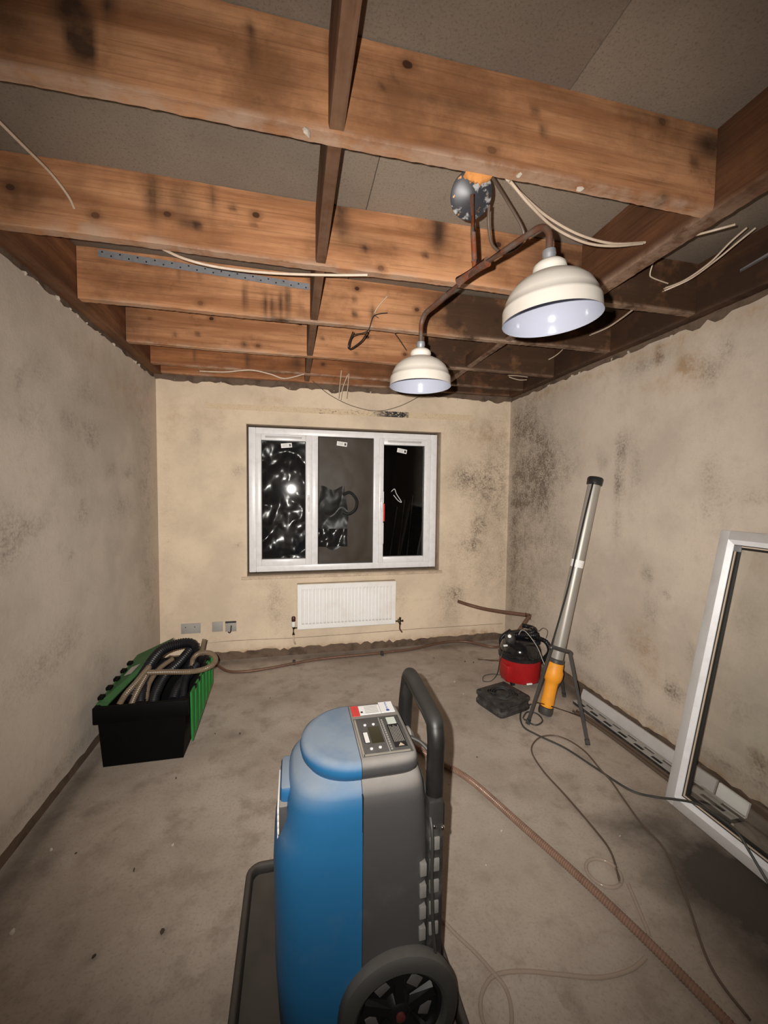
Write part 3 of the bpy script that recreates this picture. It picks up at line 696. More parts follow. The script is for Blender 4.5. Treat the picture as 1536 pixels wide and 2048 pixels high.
part('lockshield_valve', M_BRASS, rd, lambda bm: (tube(bm, [(RX1-.01, vy, .282), (lx+.03, vy, .282)], .011, 12), tube(bm, [(lx, vy, .25), (lx, vy, .315)], .012, 12), bx(bm, lx-.02, lx-.004, vy-.016, vy+.016, .265, .300, .003)))
part('tail_pipe', M_CABW, rd, tube, spline([(vx, vy, .22), (vx+.004, vy, .16), (vx+.016, YF-.03, .12)], 6), .0075, 10)
part('tail_pipe', M_COPPER, rd, tube, spline([(lx, vy, .255), (lx+.004, vy+.02, .20), (lx+.03, YF-.02, .16)], 6), .0075, 10)

# sockets
def plate(name, lb, x0, x1, z0, z1, fn=None):
    t = thing(name, lb, 'socket', ((x0+x1)/2, YF, z0))
    bpart('faceplate', M_GREYL, t, x0, x1, YF-.009, YF+.001, z0, z1, bev=.003)
    if fn: fn(t)
    return t
def two_screws(t):
    for x in (-.905, -.832):
        part('screw', M_BLACKD, t, lathe, [(.0045, 0), (.0045, .0015)], 10, Matrix.Translation((x, YF-.009, .322)) @ Matrix.Rotation(R_(90), 4, 'X'), True, True)
plate('blank_socket_plate', 'wide grey double blanking plate, leftmost on the window wall', -.941, -.787, .266, .352, two_screws)
plate('blank_socket_plate', 'plain grey single blanking plate between the other two wall plates', -.693, -.607, .268, .354)
def hook(t):
    bpart('recess', M_BLACKD, t, -.585, -.495, YF-.0095, YF-.004, .338, .354, smooth=False)
    part('loose_wire', M_BLACK, t, tube, spline([(-.535, YF-.010, .315), (-.535, YF-.028, .300), (-.537, YF-.035, .272), (-.548, YF-.030, .260), (-.560, YF-.024, .266)], 6), .0048, 8)
plate('cable_outlet_plate', 'grey single wall plate with a black wire hooking out', -.585, -.495, .262, .352, hook)

# pipes along the window wall
tag(part('copper_pipe', M_COPPER, None, lambda bm: tube(bm, spline([at(432, 1328, Z=.012), at(455, 1342, Z=.012), at(490, 1343, Z=.012), at(540, 1336, Z=.012), at(640, 1318, Z=.014), at(760, 1306, Z=.014), at(830, 1297, Z=.014), at(880, 1286, Z=.014), at(930, 1283, Z=.014), at(985, 1294, Z=.014), at(1015, 1288, Z=.014)], 8), .011, 10)), 'thin copper pipe lying along the floor below the radiator', 'pipe')
for k, (x, y) in enumerate(((588, 1324), (764, 1306))):
    p = at(x, y, Z=.02); tag(bpart('pipe_clip', M_BLACKD, None, p.x-.012, p.x+.012, p.y-.02, p.y+.02, 0, .034, bev=.004), 'dark pipe clip on the floor pipe, ' + ('left' if k == 0 else 'right') + ' of the two', 'clip', 'pipe clips')
tag(part('surface_wire', M_HOSET, None, tube, [at(372, 1290, Y=YF-.004), at(470, 1281, Y=YF-.004), at(587, 1276, Y=YF-.004), at(700, 1268, Y=YF-.004), at(830, 1258, Y=YF-.004), at(1005, 1247, Y=YF-.004)], .0018, 6), 'thin brown wire running level along the foot of the window wall', 'wire')
bp = thing('waste_pipe', 'brown jointed waste pipe sticking out of the wall in the right corner', 'pipe', (1.95, 3.3, .05))
e1 = at(1059, 1231, Y=3.12)
part('pipe_run', M_COPPER, bp, tube, spline([at(917, 1203, Y=YF-.005), at(935, 1209, Y=YF-.10), at(965, 1217, Y=3.50), at(1000, 1223, Y=3.34), e1], 8), .0165, 14)
part('elbow', M_COPPER, bp, lambda bm: tube(bm, [e1+Vector((-.03, .02, .004)), e1, e1+Vector((-.012, 0, -.03))], .021, 14))
part('pipe_drop', M_COPPER, bp, tube, spline([e1, at(1046, 1250, Y=3.08), at(1033, 1268, Y=3.04), at(1024, 1284, Y=3.0)], 6), .0165, 14)

# ------------------------------------------------------------------ pendant lamp
BZ = 2.19
pT, pR, pL = Vector((.549, 1.205, BZ)), Vector((.632, .945, BZ)), Vector((.489, 1.562, BZ))
pn = thing('pendant_lamp', 'rusty two-arm pendant lamp with cream dome shades hanging from the nearest joist', 'pendant lamp', (.549, 1.205, 1.95))
pc = at(943, 391, Y=1.205)
def lumps(bm):
    rr = random.Random(4)
    res = bmesh.ops.create_grid(bm, x_segments=14, y_segments=6, size=.5)
    for q in res['verts']:
        x, y = q.co.x, q.co.y; e = max(0, 1-(2*abs(x))**3)*max(0, 1-(2*abs(y))**3)
        q.co = Vector((pc.x+.004+x*.085, pc.y-.024+y*.042, ZJ-.001-e*(.008+.012*rr.random())))
pm_ = axis_m(pc, pc + Vector((-.10, -.75, -.62)))
part('ceiling_rose', M_PLATE, pn, lathe, [(.001, -.012), (.058, -.012), (.064, -.008), (.064, -.003), (.050, .004), (.020, .008), (.012, .010)], 40, pm_, True, True)
part('rose_packing', simple('burnt_foam', (.62, .26, .07), .9, dirt=(.35, .12, .04), dscale=50), pn, lumps)
part('rod', M_RODR, pn, tube, [pc + Vector((0, -.006, -.004)), pc.lerp(pT, .5), pT+Vector((0, 0, .006))], .0085, 14)
d1 = (pR-pT).normalized(); d2 = (pL-pT).normalized()
part('tee_joint', M_RODR, pn, lambda bm: (tube(bm, [pT-d1*.075, pT+d1*.055], .0145, 16), tube(bm, [pT, pT+Vector((0, 0, .028))], .0125, 16)))
def arm(end, d, drop):
    pts = [pT]; c = end-d*.045
    pts.append(pT.lerp(c, .5)); pts.append(c)
    for k in range(1, 8):
        a = math.pi/2*k/7; pts.append(c + d*.045*math.sin(a) + Vector((0, 0, -.045*(1-math.cos(a)))))
    pts.append(pts[-1] + Vector((0, 0, -drop))); return pts
for end, d, drop, tilt in ((pR, d1, .030, Vector((0, 0, -1))), (pL, d2, .055, Vector((0, 0, -1)))):
    pts = arm(end, d, drop)
    part('arm', M_ROD, pn, tube, pts, .0085, 14)
    e = pts[-1]; m = Matrix.Translation(e) @ Matrix.Rotation(math.pi, 4, 'X')
    if end is pR: m = Matrix.Translation(e) @ Matrix.Rotation(R_(-4), 4, 'Y') @ Matrix.Rotation(math.pi, 4, 'X')
    part('lamp_collar', M_GALV, pn, lathe, [(.010, -.004), (.016, 0), (.017, .012), (.0155, .016), (.0155, .034)], 24, m, True, True)
    outp = [(.016, .026), (.032, .030), (.040, .038), (.041, .048), (.037, .056), (.038, .060), (.060, .067), (.083, .080), (.101, .098), (.112, .120), (.1155, .134), (.1185, .136), (.1195, .142), (.1205, .165), (.1215, .172)]
    s = part('lamp_shade', M_SHADE, pn, lathe, outp, 56, m, ang=60)
    inp = [(.1212, .172), (.1175, .165), (.1160, .142), (.108, .120), (.097, .099), (.080, .082), (.058, .070), (.036, .063), (.004, .061)]
    part('shade_lining', M_SHIN, s, lathe, inp, 56, m, False, True, ang=60)
    part('lamp_holder', M_BEAD, s, lathe, [(.020, .061), (.020, .080), (.017, .094), (.006, .096)], 20, m, False, True)

# ------------------------------------------------------------------ cables and fixings in the ceiling
def cable(name, lb, mat, pts, r, n=8, cat='cable', grp=None): return tag(part(name, mat, None, tube, spline(pts, n), r, 8), lb, cat, grp)
cable('white_cable', 'pale cable dangling from the left edge down to the second joist', M_CABW, [at(-40, 205, Y=1.30), at(40, 285, Y=1.45), at(100, 345, Y=1.60), at(135, 390, Y=1.70), at(148, 416, Y=1.755)], .0045)
cable('white_cable', 'white cable sagging just behind the second joist', M_CABW, [at(322, 496, Y=1.83), at(370, 518, Z=2.425), at(440, 535, Z=2.415), at(540, 546, Z=2.412), at(650, 550, Z=2.412), at(735, 550, Z=2.42)], .0055)
cable('white_cable', 'pale wire lying over the last joists left of the middle noggin', M_CABW, [at(395, 742, Y=3.38), at(450, 744, Y=3.34), at(500, 740, Y=3.32), at(540, 748, Y=3.32), at(570, 757, Y=3.34), at(608, 748, Y=3.38)], .005)
cable('twin_cable', 'upper pale twin cable running from the lamp rose to the right', M_CABW, [at(1012, 356, Y=1.20), at(1050, 395, Y=1.24), at(1100, 437, Y=1.30), at(1160, 470, Y=1.32), at(1225, 487, Y=1.33), at(1290, 485, Y=1.34)], .0045)
cable('twin_cable', 'lower pale twin cable running from the lamp rose to the right', M_CABW, [at(1020, 362, Y=1.19), at(1060, 410, Y=1.22), at(1110, 456, Y=1.28), at(1170, 485, Y=1.30), at(1225, 492, Y=1.31), at(1285, 487, Y=1.33)], .0045)
cable('looped_flex', 'tan flex looping behind the lamp rose and back up', M_CABB, [at(980, 348, Y=1.19), at(1010, 395, Y=1.24), at(1046, 460, Y=1.28), at(1040, 490, Y=1.29), at(1010, 506, Y=1.29), at(985, 490, Y=1.27), at(977, 450, Y=1.24), at(978, 410, Y=1.22)], .0048)
cable('white_cable', 'pale cable crossing the dark bay right of the trimmer', M_CABW, [at(1392, 470, X=1.434), at(1430, 460, X=1.46), at(1470, 449, X=1.50)], .004)
cable('twin_cable', 'left of two long pale cables in the dark right-hand bay', M_CABW, [at(1328, 577, Y=1.72), at(1370, 560, Y=1.62), at(1420, 525, Y=1.50), at(1460, 485, Y=1.42), at(1494, 455, Y=1.36)], .004)
cable('twin_cable', 'right of two long pale cables in the dark right-hand bay', M_CABW, [at(1325, 583, Y=1.73), at(1380, 558, Y=1.63), at(1430, 522, Y=1.50), at(1475, 485, Y=1.42), at(1511, 456, Y=1.37)], .004)
cable('white_cable', 'short bent pale wire at the foot of the right-hand bay cables', M_CABW, [at(1306, 526, Y=1.66), at(1300, 548, Y=1.68), at(1306, 556, Y=1.69), at(1336, 567, Y=1.71)], .003)
cable('white_cable', 'pale cable crossing behind the large lamp shade', M_CABW, [at(1180, 670, Y=2.346), at(1215, 655, Y=2.16), at(1245, 635, Y=1.98), at(1267, 618, Y=1.814)], .005)
cable('white_cable', 'small curl of pale wire near the right wall head', M_CABW, [at(1085, 725, Y=3.0), at(1105, 715, Y=2.92), at(1118, 706, Y=2.86), at(1126, 698, Y=2.80)], .0035)
cable('white_cable', 'loop of pale wire over the last joist at the right', M_CABW, [at(1015, 751, Y=3.36), at(1040, 752, Y=3.34), at(1065, 757, Y=3.34), at(1040, 760, Y=3.36), at(1018, 754, Y=3.38)], .0035)
gc = at(1510, 530, Y=1.35)
tag(part('galvanised_rail', M_GALV, None, hexa, [at(1480, 541, Y=1.52), at(1545, 505, Y=1.38), at(1545, 509, Y=1.40), at(1480, 545, Y=1.54)], [at(1480, 539, Y=1.52), at(1545, 500, Y=1.38), at(1545, 503, Y=1.40), at(1480, 541, Y=1.54)]), 'bright edge of metal in the dark bay above the right wall', 'metal strip')
# perforated steel strip on the third joist
gs = thing('perforated_strip', 'blue-grey perforated steel strip fixed across the top of the third joist', 'metal strip', (-.45, 2.344, 2.64))
ga, gb = Vector((-.955, 2.344, 2.657)), Vector((.085, 2.344, 2.612))
def gstrip(bm):
    up = Vector((0, 0, .034)); th = Vector((0, -.004, 0))
    hexa(bm, [ga, gb, gb-th, ga-th], [ga+up, gb+up, gb+up-th, ga+up-th])
part('strip', M_GALV, gs, gstrip, smooth=False)
me = None
for k in range(26):
    p = ga.lerp(gb, (k+.5)/26) + Vector((0, -.0005, .010 if k % 2 else .024))
    if me is None:
        o = part('nail_hole', M_BLACK, gs, lathe, [(.0042, 0), (.0042, .001)], 8, Matrix.Translation(p) @ Matrix.Rotation(R_(90), 4, 'X'), True, True); me = o.data; p0 = p.copy()
    else:
        o = bpy.data.objects.new('nail_hole', me); col.objects.link(o); attach(o, gs); o.location = p-p0
cable('tied_wire', 'thin wire knotted on the third joist left of the small shade', M_BLACK, [at(698, 697, Y=2.60), at(705, 672, Y=2.45), at(735, 662, Y=2.36), at(748, 632, Y=2.335), at(775, 626, Y=2.33)], .003, cat='wire')
cable('tied_wire', 'dark wire loop hanging below the third joist', M_BLACK, [at(735, 664, Y=2.38), at(722, 683, Y=2.45), at(700, 698, Y=2.50), at(697, 688, Y=2.50), at(706, 664, Y=2.42)], .004, cat='wire')
cable('tied_wire', 'pale wire end pointing up from the knot on the third joist', M_CABW, [at(748, 628, Y=2.33), at(757, 612, Y=2.33), at(774, 593, Y=2.33)], .003, cat='wire')
cable('drooping_wire', 'long thin dark wire drooping from the third joist to the small shade', M_CABB, [at(748, 630, Y=2.33), at(775, 650, Y=2.40), at(795, 675, Y=2.5), at(812, 700, Y=2.6)], .0025, cat='wire')
cable('drooping_wire', 'thin wire drooping in an arc over the pelmet scar', M_CABB, [at(625, 762, Y=3.50), at(660, 790, Y=3.60), at(705, 812, Y=3.66), at(755, 822, Y=3.68), at(800, 812, Y=3.66), at(840, 792, Y=3.60)], .003, cat='wire')
for k, pts in enumerate(([(683, 738), (680, 770), (677, 797)], [(696, 748), (686, 775), (681, 800)], [(698, 745), (696, 772), (693, 797)])):
    cable('hanging_wire', 'short pale wire hanging by the window wall head, ' + ['left', 'middle', 'right'][k] + ' of three', M_CABW, [at(x, y, Y=3.38+.02*i) for i, (x, y) in enumerate(pts)], .0032, cat='wire', grp='short hanging wires')
# lumps of old plaster stuck under the nearest joist
for lb, p, s in (('white plaster lump stuck to the nearest joist left of the middle noggin', at(613, 262, Y=1.117), .012), ('white plaster lump under the nearest joist right of the lamp rose', at(1160, 378, Z=ZJ-.002), .011), ('small pale plaster lump beside the lamp rose', at(1038, 350, Z=ZJ-.002), .009)):
    tag(crumb('plaster_lump', None, p, s), lb, 'plaster', 'plaster lumps on the joist')

# ------------------------------------------------------------------ dehumidifier standing in a black tray
TX0, TX1, TY0, TY1 = -.178, .470, .70, 1.590
def rrect(x0, x1, y0, y1, r, n=6):
    out = []
    for cx, cy, a0 in ((x1-r, y0+r, -90), (x1-r, y1-r, 0), (x0+r, y1-r, 90), (x0+r, y0+r, 180)):
        for k in range(n+1): a = R_(a0+90*k/n); out.append((cx+r*math.cos(a), cy+r*math.sin(a)))
    return out
def tray(bm):
    spec = [(0, .0), (-.004, .002), (.0, .040), (.006, .046), (.014, .046), (.020, .040), (.026, .012), (.05, .009)]
    rings = [[bm.verts.new((x, y, z)) for x, y in rrect(TX0+i, TX1-i, TY0+i, TY1-i, max(.055-i, .02))] for i, z in spec]
    for A, B in zip(rings, rings[1:]):
        n = len(A)
        for k in range(n): bm.faces.new((A[k], A[(k+1) % n], B[(k+1) % n], B[k]))
    bm.faces.new(rings[-1])
tag(part('drip_tray', M_TRAY, None, tray, ang=50), 'black plastic drip tray on the floor under the blue dehumidifier', 'tray')

dh = thing('dehumidifier', 'blue and grey industrial dehumidifier on wheels in the foreground', 'dehumidifier', (.16, 1.115, .012))
YC, SEAM = 1.115, .166
# z, front x, half width, back x, exponent front, exponent back
PRO = [(.030, .030, .120, .300, 3.0, 6), (.045, -.010, .150, .330, 3.4, 7), (.09, -.040, .162, .345, 3.6, 8), (.25, -.050, .168, .350, 3.8, 8), (.42, -.052, .168, .350, 3.8, 8),
       (.53, -.054, .168, .348, 3.8, 8), (.585, -.052, .167, .346, 3.6, 8), (.62, -.040, .166, .345, 3.4, 8), (.655, -.026, .165, .343, 3.3, 8), (.70, -.020, .163, .340, 3.2, 8), (.735, -.012, .158, .336, 3.0, 8),
       (.752, .000, .150, .331, 2.8, 8), (.762, .018, .140, .326, 2.5, 8), (.767, .030, .134, .320, 2.3, 8), (.773, .029, .139, .320, 2.2, 8), (.780, .019, .147, .322, 2.15, 8), (.792, .016, .149, .323, 2.1, 8), (.806, .020, .147, .321, 2.1, 8), (.815, .034, .139, .316, 2.1, 8), (.818, .050, .130, .310, 2.1, 8)]
def half(bm, front, n=28):
    rows = []
    for (z, xf, hw, xb, ef, eb) in PRO:
        row = []
        for k in range(n+1):
            a = -math.pi/2+math.pi*k/n; c, s = math.cos(a), math.sin(a)
            e = ef if front else eb
            cx = abs(c)**(2/e); sy = math.copysign(abs(s)**(2/e), s)
            x = SEAM-(SEAM-xf)*cx if front else SEAM+.0015+(xb-SEAM)*cx
            hz = hw-(0.0 if front else .0015)
            row.append(bm.verts.new((x, YC+hz*sy, z)))
        rows.append(row)
    for A, B in zip(rows, rows[1:]):
        for k in range(n): bm.faces.new((A[k], A[k+1], B[k+1], B[k]))
        bm.faces.new((A[n], A[0], B[0], B[n]))
    bm.faces.new(rows[-1]); bm.faces.new(rows[0][::-1])
part('front_shell', M_BLUE, dh, half, True, ang=50)
part('rear_shell', M_GRY, dh, half, False, ang=50)
bpart('seam', M_BLACK, dh, SEAM-.001, SEAM+.002, YC-.165, YC+.165, .10, .745, smooth=False)
# intake filter on the front face
flt = bpart('filter_frame', M_GRY, dh, -.038, -.016, YC-.085, YC+.085, .545, .690, bev=.004)
bpart('filter_cap', M_BLUE, dh, -.036, .000, YC-.070, YC+.070, .678, .728, bev=.012)
for k in range(7): bpart('filter_slat', M_WHITE, flt, -.043, -.037, YC-.078, YC+.078, .556+k*.018, .570+k*.018, bev=.002)
# back rail with skid pads
for y0 in (YC-.158, YC+.118):
    bpart('back_rail', M_BLACKD, dh, .340, .384, y0, y0+.040, .18, .70, bev=.008)
for k in range(5):
    for j, (x0, x1) in enumerate(((.316, .334), (.345, .371))):
        if j == 0 and k == 0: continue
        z = .586-k*.058
        bpart('skid_pad', M_PAD, dh, x0, x1, YC-(.170 if j == 0 else .1625), YC-.150, z-.017, z+.017, bev=.002)
# tubular push handle
hy0, hy1 = YC-.128, YC+.150
hp = [(.366, hy0, .668)]
hp += [(.366, hy0, .70), (.367, hy0, .80), (.368, hy0, .835), (.369, hy0+.010, .865), (.370, hy0+.032, .884)]
hp += [(.370, (hy0+hy1)/2, .896), (.370, hy1-.032, .904), (.369, hy1-.010, .890), (.368, hy1, .862), (.362, hy1, .80), (.358, hy1, .70)]
part('handle', M_HAND, dh, tube, spline(hp, 5), .0235, 18)
bpart('handle_foot', M_HAND, dh, .345, .388, hy0-.0265, hy0+.012, .612, .690, bev=.008)
for dx, dz in ((-.010, -.006), (.012, -.013)):
    part('bolt', M_CHROME, dh, lathe, [(.0065, 0), (.0065, .003), (.004, .006)], 12, Matrix.Translation((.367+dx, hy0-.0265, .636+dz)) @ Matrix.Rotation(R_(90), 4, 'X'), True, True)
part('cord_hook', M_GRY, dh, lathe, [(.030, 0), (.038, .006), (.038, .030), (.026, .040)], 24, axis_m((.318, YC+.055, .735), (.36, YC+.055, .735)), True, True)
part('power_cord', M_CABD, dh, tube, spline([(.335, YC-.02, .735), (.352, YC-.06, .70), (.345, YC-.168, .640), (.344, YC-.178, .52), (.350, YC-.178, .38), (.362, YC-.172, .28), (.372, YC-.168, .20), (.378, YC-.165, .12)], 8), .0045, 8)
part('power_cord', M_CABD, dh, tube, spline([(.33, YC+.02, .77), (.37, YC+.0, .755), (.395, YC-.03, .72), (.39, YC-.06, .65), (.36, YC-.05, .60), (.345, YC-.01, .65), (.352, YC+.01, .72)], 8), .0055, 8)
# wheels
for side in (-1, 1):
    yo = YC+side*.176
    wc = Vector((.262, yo, .178)); wm = Matrix.Translation(wc) @ Matrix.Rotation(R_(90*side), 4, 'X') @ Matrix.Scale(-1, 4, (0, 0, 1)) if False else axis_m(wc, wc+Vector((0, side, 0)))
    wh_ = part('wheel', M_TYRE, dh, lathe, [(.112, -.020), (.140, -.022), (.154, -.014), (.158, 0), (.154, .016), (.142, .024), (.122, .026), (.114, .020), (.112, .004), (.112, -.019)], 56, wm)
    part('hub', M_HUB, wh_, lathe, [(.1125, -.012), (.1125, .010), (.104, .010), (.100, -.006), (.040, -.006), (.030, .010), (.022, .016), (.001, .018)], 48, wm, False, True)
    for k in range(5):
        a = 2*math.pi*k/5+.3; sm = wm @ Matrix.Rotation(a, 4, 'Z')
        part('spoke', M_HUB, wh_, hexa, [sm @ Vector(p) for p in ((.026, -.014, -.004), (.098, -.020, -.004), (.098, .020, -.004), (.026, .014, -.004))], [sm @ Vector(p) for p in ((.026, -.011, .012), (.098, -.013, .008), (.098, .013, .008), (.026, .011, .012))])
        am = wm @ Matrix.Rotation(a+math.pi/5, 4, 'Z')
        part('hub_web', M_PANELG, wh_, bx, .060, .088, -.017, .017, -.005, -.002, .001, xf=am)
    part('axle_cap', simple('axle_red%d' % side, (.10, .022, .02), .5), wh_, lathe, [(.012, .015), (.012, .022), (.006, .024)], 16, wm, False, True)
bpart('axle_bracket', M_BLACKD, dh, .240, .372, YC-.150, YC+.150, .150, .210, bev=.01)
for yy in (YC-.11, YC+.11): bpart('front_foot', M_BLACK, dh, -.02, .03, yy-.025, yy+.025, .010, .05, bev=.006)

# control panel on top of the rear shell
TZ = .8185
def topbox(name, mat, parent, x0, y0, x1, y1, z0=0, z1=.0012, bev=0): return bpart(name, mat, parent, min(x0, x1), max(x0, x1), min(y0, y1), max(y0, y1), TZ+z0, TZ+z1, bev=bev)
cp = topbox('control_panel', M_PANELG, dh, .172, .990, .308, 1.166, 0, .0020, .001)
topbox('panel_edge', simple('pale_edge', (.34, .31, .26), .6), cp, .173, .992, .178, 1.160, .002, .0028)
topbox('panel_edge', MATS['pale_edge'], cp, .176, .992, .300, .998, .002, .0028)
topbox('screen', M_SCREEN, cp, .206, 1.040, .240, 1.116, .002, .0032)
bdg = topbox('badge', M_WHITE, cp, .189, 1.046, .201, 1.092, .002, .0032)
topbox('badge_border', M_BLACK, bdg, .187, 1.043, .203, 1.095, .0018, .0026)
for x, y in ((.201, 1.128), (.226, 1.128), (.200, 1.018), (.224, 1.020)):
    part('button', M_WHITE, cp, lathe, [(.0042, 0), (.0042, .0022), (.002, .003)], 12, Matrix.Translation((x, y, TZ+.002)), True, True)
topbox('divider', M_GREYL, cp, .245, 1.000, .2475, 1.160, .002, .0026)
for k in range(14): topbox('lettering', M_GREYL, cp, .251, 1.006+k*.0105, .256, 1.0125+k*.0105, .002, .0026)
st = topbox('warning_label', M_BLACK, cp, .263, 1.012, .298, 1.118, .002, .0028)
for k in range(7): topbox('print', M_GREYL, st, .267+k*.0043, 1.035, .2688+k*.0043, 1.112-.004*(k % 3), .0028, .0032)
part('warning_triangle', M_BEAD, st, prism, [(0, 0), (.016, 0), (.008, .013)], .0004, Matrix.Translation((.274, 1.016, TZ+.0028)))
topbox('inspection_label', simple('mint_label', (.62, .68, .60), .5), cp, .268, 1.122, .294, 1.155, .002, .003)
# labels behind the panel
topbox('red_label', M_REDLBL, dh, .173, 1.182, .196, 1.240, 0, .0014)
wlb = topbox('service_label', M_WHITE, dh, .197, 1.186, .262, 1.236, 0, .0014)
for k in range(5): topbox('print', M_GREYL, wlb, .214, 1.192+k*.0085, .256, 1.195+k*.0085, .0014, .0018)
topbox('print', M_BLACK, wlb, .200, 1.196, .207, 1.204, .0014, .0018)
lg = topbox('logo_label', M_WHITE, dh, .263, 1.186, .306, 1.246, .0004, .0022)
part('logo_globe', M_BLUEINK, lg, lathe, [(.0055, 0), (.0055, .0005)], 20, Matrix.Translation((.285, 1.1965, TZ+.0022)), True, True)
def text_mesh(name, body, size, mtx, mat, parent):
    c = bpy.data.curves.new(name, 'FONT'); c.body = body; c.size = size; c.align_x = 'LEFT'; c.align_y = 'CENTER'; c.extrude = .0002
    o = bpy.data.objects.new('tmp_text', c); col.objects.link(o)
    dg = bpy.context.evaluated_depsgraph_get(); me = bpy.data.meshes.new_from_object(o.evaluated_get(dg))
    bpy.data.objects.remove(o); me.transform(mtx); me.materials.clear()
    return link(name, me, mat, parent, False)
text_mesh('lettering', 'POLYGON', .0082, Matrix.Translation((.285, 1.204, TZ+.0025)) @ Matrix.Rotation(R_(90), 4, 'Z'), M_BLUEINK, lg)

# ------------------------------------------------------------------ crate of hoses by the left wall
cr = thing('storage_crate', 'black lidded crate full of hoses by the left wall, green flaps open', 'crate', (-.80, 2.68, 0))
CX0, CX1, CY0, CY1, CH = -1.005, -.605, 2.385, 2.985, .335
def crate(bm):
    t = .022
    lo = [(CX0, CY0, 0), (CX1, CY0, 0), (CX1, CY1, 0), (CX0, CY1, 0)]
    hi = [(CX0-t, CY0-.010, CH), (CX1+t, CY0-.010, CH), (CX1+t, CY1+.010, CH), (CX0-t, CY1+.010, CH)]
    li = [(x+(.006 if x < -.8 else -.006), y+(.006 if y < 2.7 else -.006), .006) for x, y, z in lo]
    hi2 = [(x+(.006 if x < -.8 else -.006), y+(.006 if y < 2.7 else -.006), CH) for x, y, z in hi]
    V = [[bm.verts.new(p) for p in q] for q in (lo, hi, hi2, li)]
    bm.faces.new(V[0][::-1]); bm.faces.new(V[3])
    for A, B in zip(V, V[1:]):
        for i in range(4): bm.faces.new((A[i], A[(i+1) % 4], B[(i+1) % 4], B[i]))
part('body', M_CRATE, cr, crate, smooth=False)
def rim(bm):
    for b in ((CX0-.036, CX1+.034, CY0-.024, CY0+.002), (CX0-.036, CX1+.034, CY1-.002, CY1+.022), (CX0-.036, CX0-.012, CY0, CY1), (CX1+.010, CX1+.034, CY0, CY1)):
        bx(bm, b[0], b[1], b[2], b[3], CH-.085, CH+.004, .004)
rm = part('rim', M_CRATE, cr, rim)
# raised left flap
hf, hb = Vector((CX0-.030, CY0+.012, CH+.012)), Vector((CX0-.020, CY1-.03, CH+.055))
fi, bi = Vector((CX0+.020, CY0+.02, CH-.004)), at(348, 1275, Y=CY1-.01)
def flap(bm, a, b, c, d, t):
    n = (b-a).cross(d-a).normalized()*t; hexa(bm, [a, b, c, d], [a+n, b+n, c+n, d+n])
lf = part('lid_flap', M_GREEN, cr, flap, hf, hb, bi, fi, .007, smooth=False)
for k in range(5):
    u = .10+.17*k; p = hf.lerp(hb, u); q = fi.lerp(bi, u); d = (hb-hf).normalized()
    part('hinge', M_CRATE, lf, bx, -.018, .018, -.016, .012, -.004, .014, .003, xf=Matrix.Translation(p) @ d.to_track_quat('X', 'Z').to_matrix().to_4x4())
pa = hf.lerp(hb, .42)
part('lid_label', M_GREYL, lf, flap, hf.lerp(hb, .44).lerp(fi.lerp(bi, .44), .30)+Vector((0, 0, .0085)), hf.lerp(hb, .60).lerp(fi.lerp(bi, .60), .30)+Vector((0, 0, .0085)), hf.lerp(hb, .60).lerp(fi.lerp(bi, .60), .6)+Vector((0, 0, .0085)), hf.lerp(hb, .44).lerp(fi.lerp(bi, .44), .6)+Vector((0, 0, .0085)), .001, smooth=False)
# right flap hanging down outside, zigzag inner edge
rf = part('lid_flap', M_GREENB, cr, hexa, [(CX1+.040, CY0+.01, .085), (CX1+.040, CY1-.01, .150), (CX1+.050, CY1-.01, .150), (CX1+.050, CY0+.01, .085)],
          [(CX1+.036, CY0+.01, CH+.030), (CX1+.036, CY1-.01, CH+.020), (CX1+.046, CY1-.01, CH+.020), (CX1+.046, CY0+.01, CH+.030)], smooth=False)
for k in range(6):
    y = CY0+.06+k*.095
    bpart('lid_rib', M_GREENB, rf, CX1+.048, CX1+.056, y, y+.012, .115+.01*k, CH+.018, bev=.002)
    bpart('hinge', M_CRATE, rf, CX1+.030, CX1+.050, y+.03, y+.055, CH+.012, CH+.034, bev=.003)
# hoses in it
def hose(nm, lb, mat, pts, r, pitch=.010, grp='hoses in the crate', dep=.14):
    return tag(part(nm, mat, None, corrug, spline(pts, 10), r, pitch, 12, dep), lb, 'hose', grp)
def P(x, y, Y): return at(x, y, Y=Y)
hose('black_hose', 'thick black hose arching highest at the back of the crate', M_BHOSE, [P(262, 1398, 2.50), P(290, 1345, 2.66), P(322, 1302, 2.80), P(362, 1287, 2.88), P(386, 1290, 2.90), P(386, 1318, 2.86), P(372, 1348, 2.76)], .034, .014)
hose('black_hose', 'black hose curving down the middle of the crate', M_BHOSE, [P(380, 1300, 2.84), P(358, 1325, 2.76), P(330, 1352, 2.66), P(312, 1385, 2.54), P(306, 1410, 2.46)], .030, .014)
hose('black_hose', 'black hose along the right inside of the crate', M_BHOSE, [P(392, 1330, 2.80), P(375, 1352, 2.70), P(356, 1375, 2.58), P(346, 1402, 2.48)], .030, .014)
hose('black_hose', 'black hose low at the front left of the crate', M_BHOSE, [P(330, 1325, 2.80), P(298, 1358, 2.66), P(284, 1385, 2.54), P(280, 1410, 2.46)], .028, .014)
hose('black_hose', 'slim black hose at the crate front right corner', M_BHOSE, [P(380, 1338, 2.72), P(370, 1365, 2.60), P(366, 1398, 2.48)], .022, .012)
hose('tan_hose', 'tan ribbed hose looping over the right edge of the crate', M_HOSET, [P(296, 1345, 2.60), P(330, 1344, 2.58), P(385, 1343, 2.56), P(418, 1334, 2.60), P(431, 1320, 2.68), P(422, 1307, 2.76), P(400, 1306, 2.80), P(386, 1318, 2.80), P(384, 1338, 2.76)], .0165)
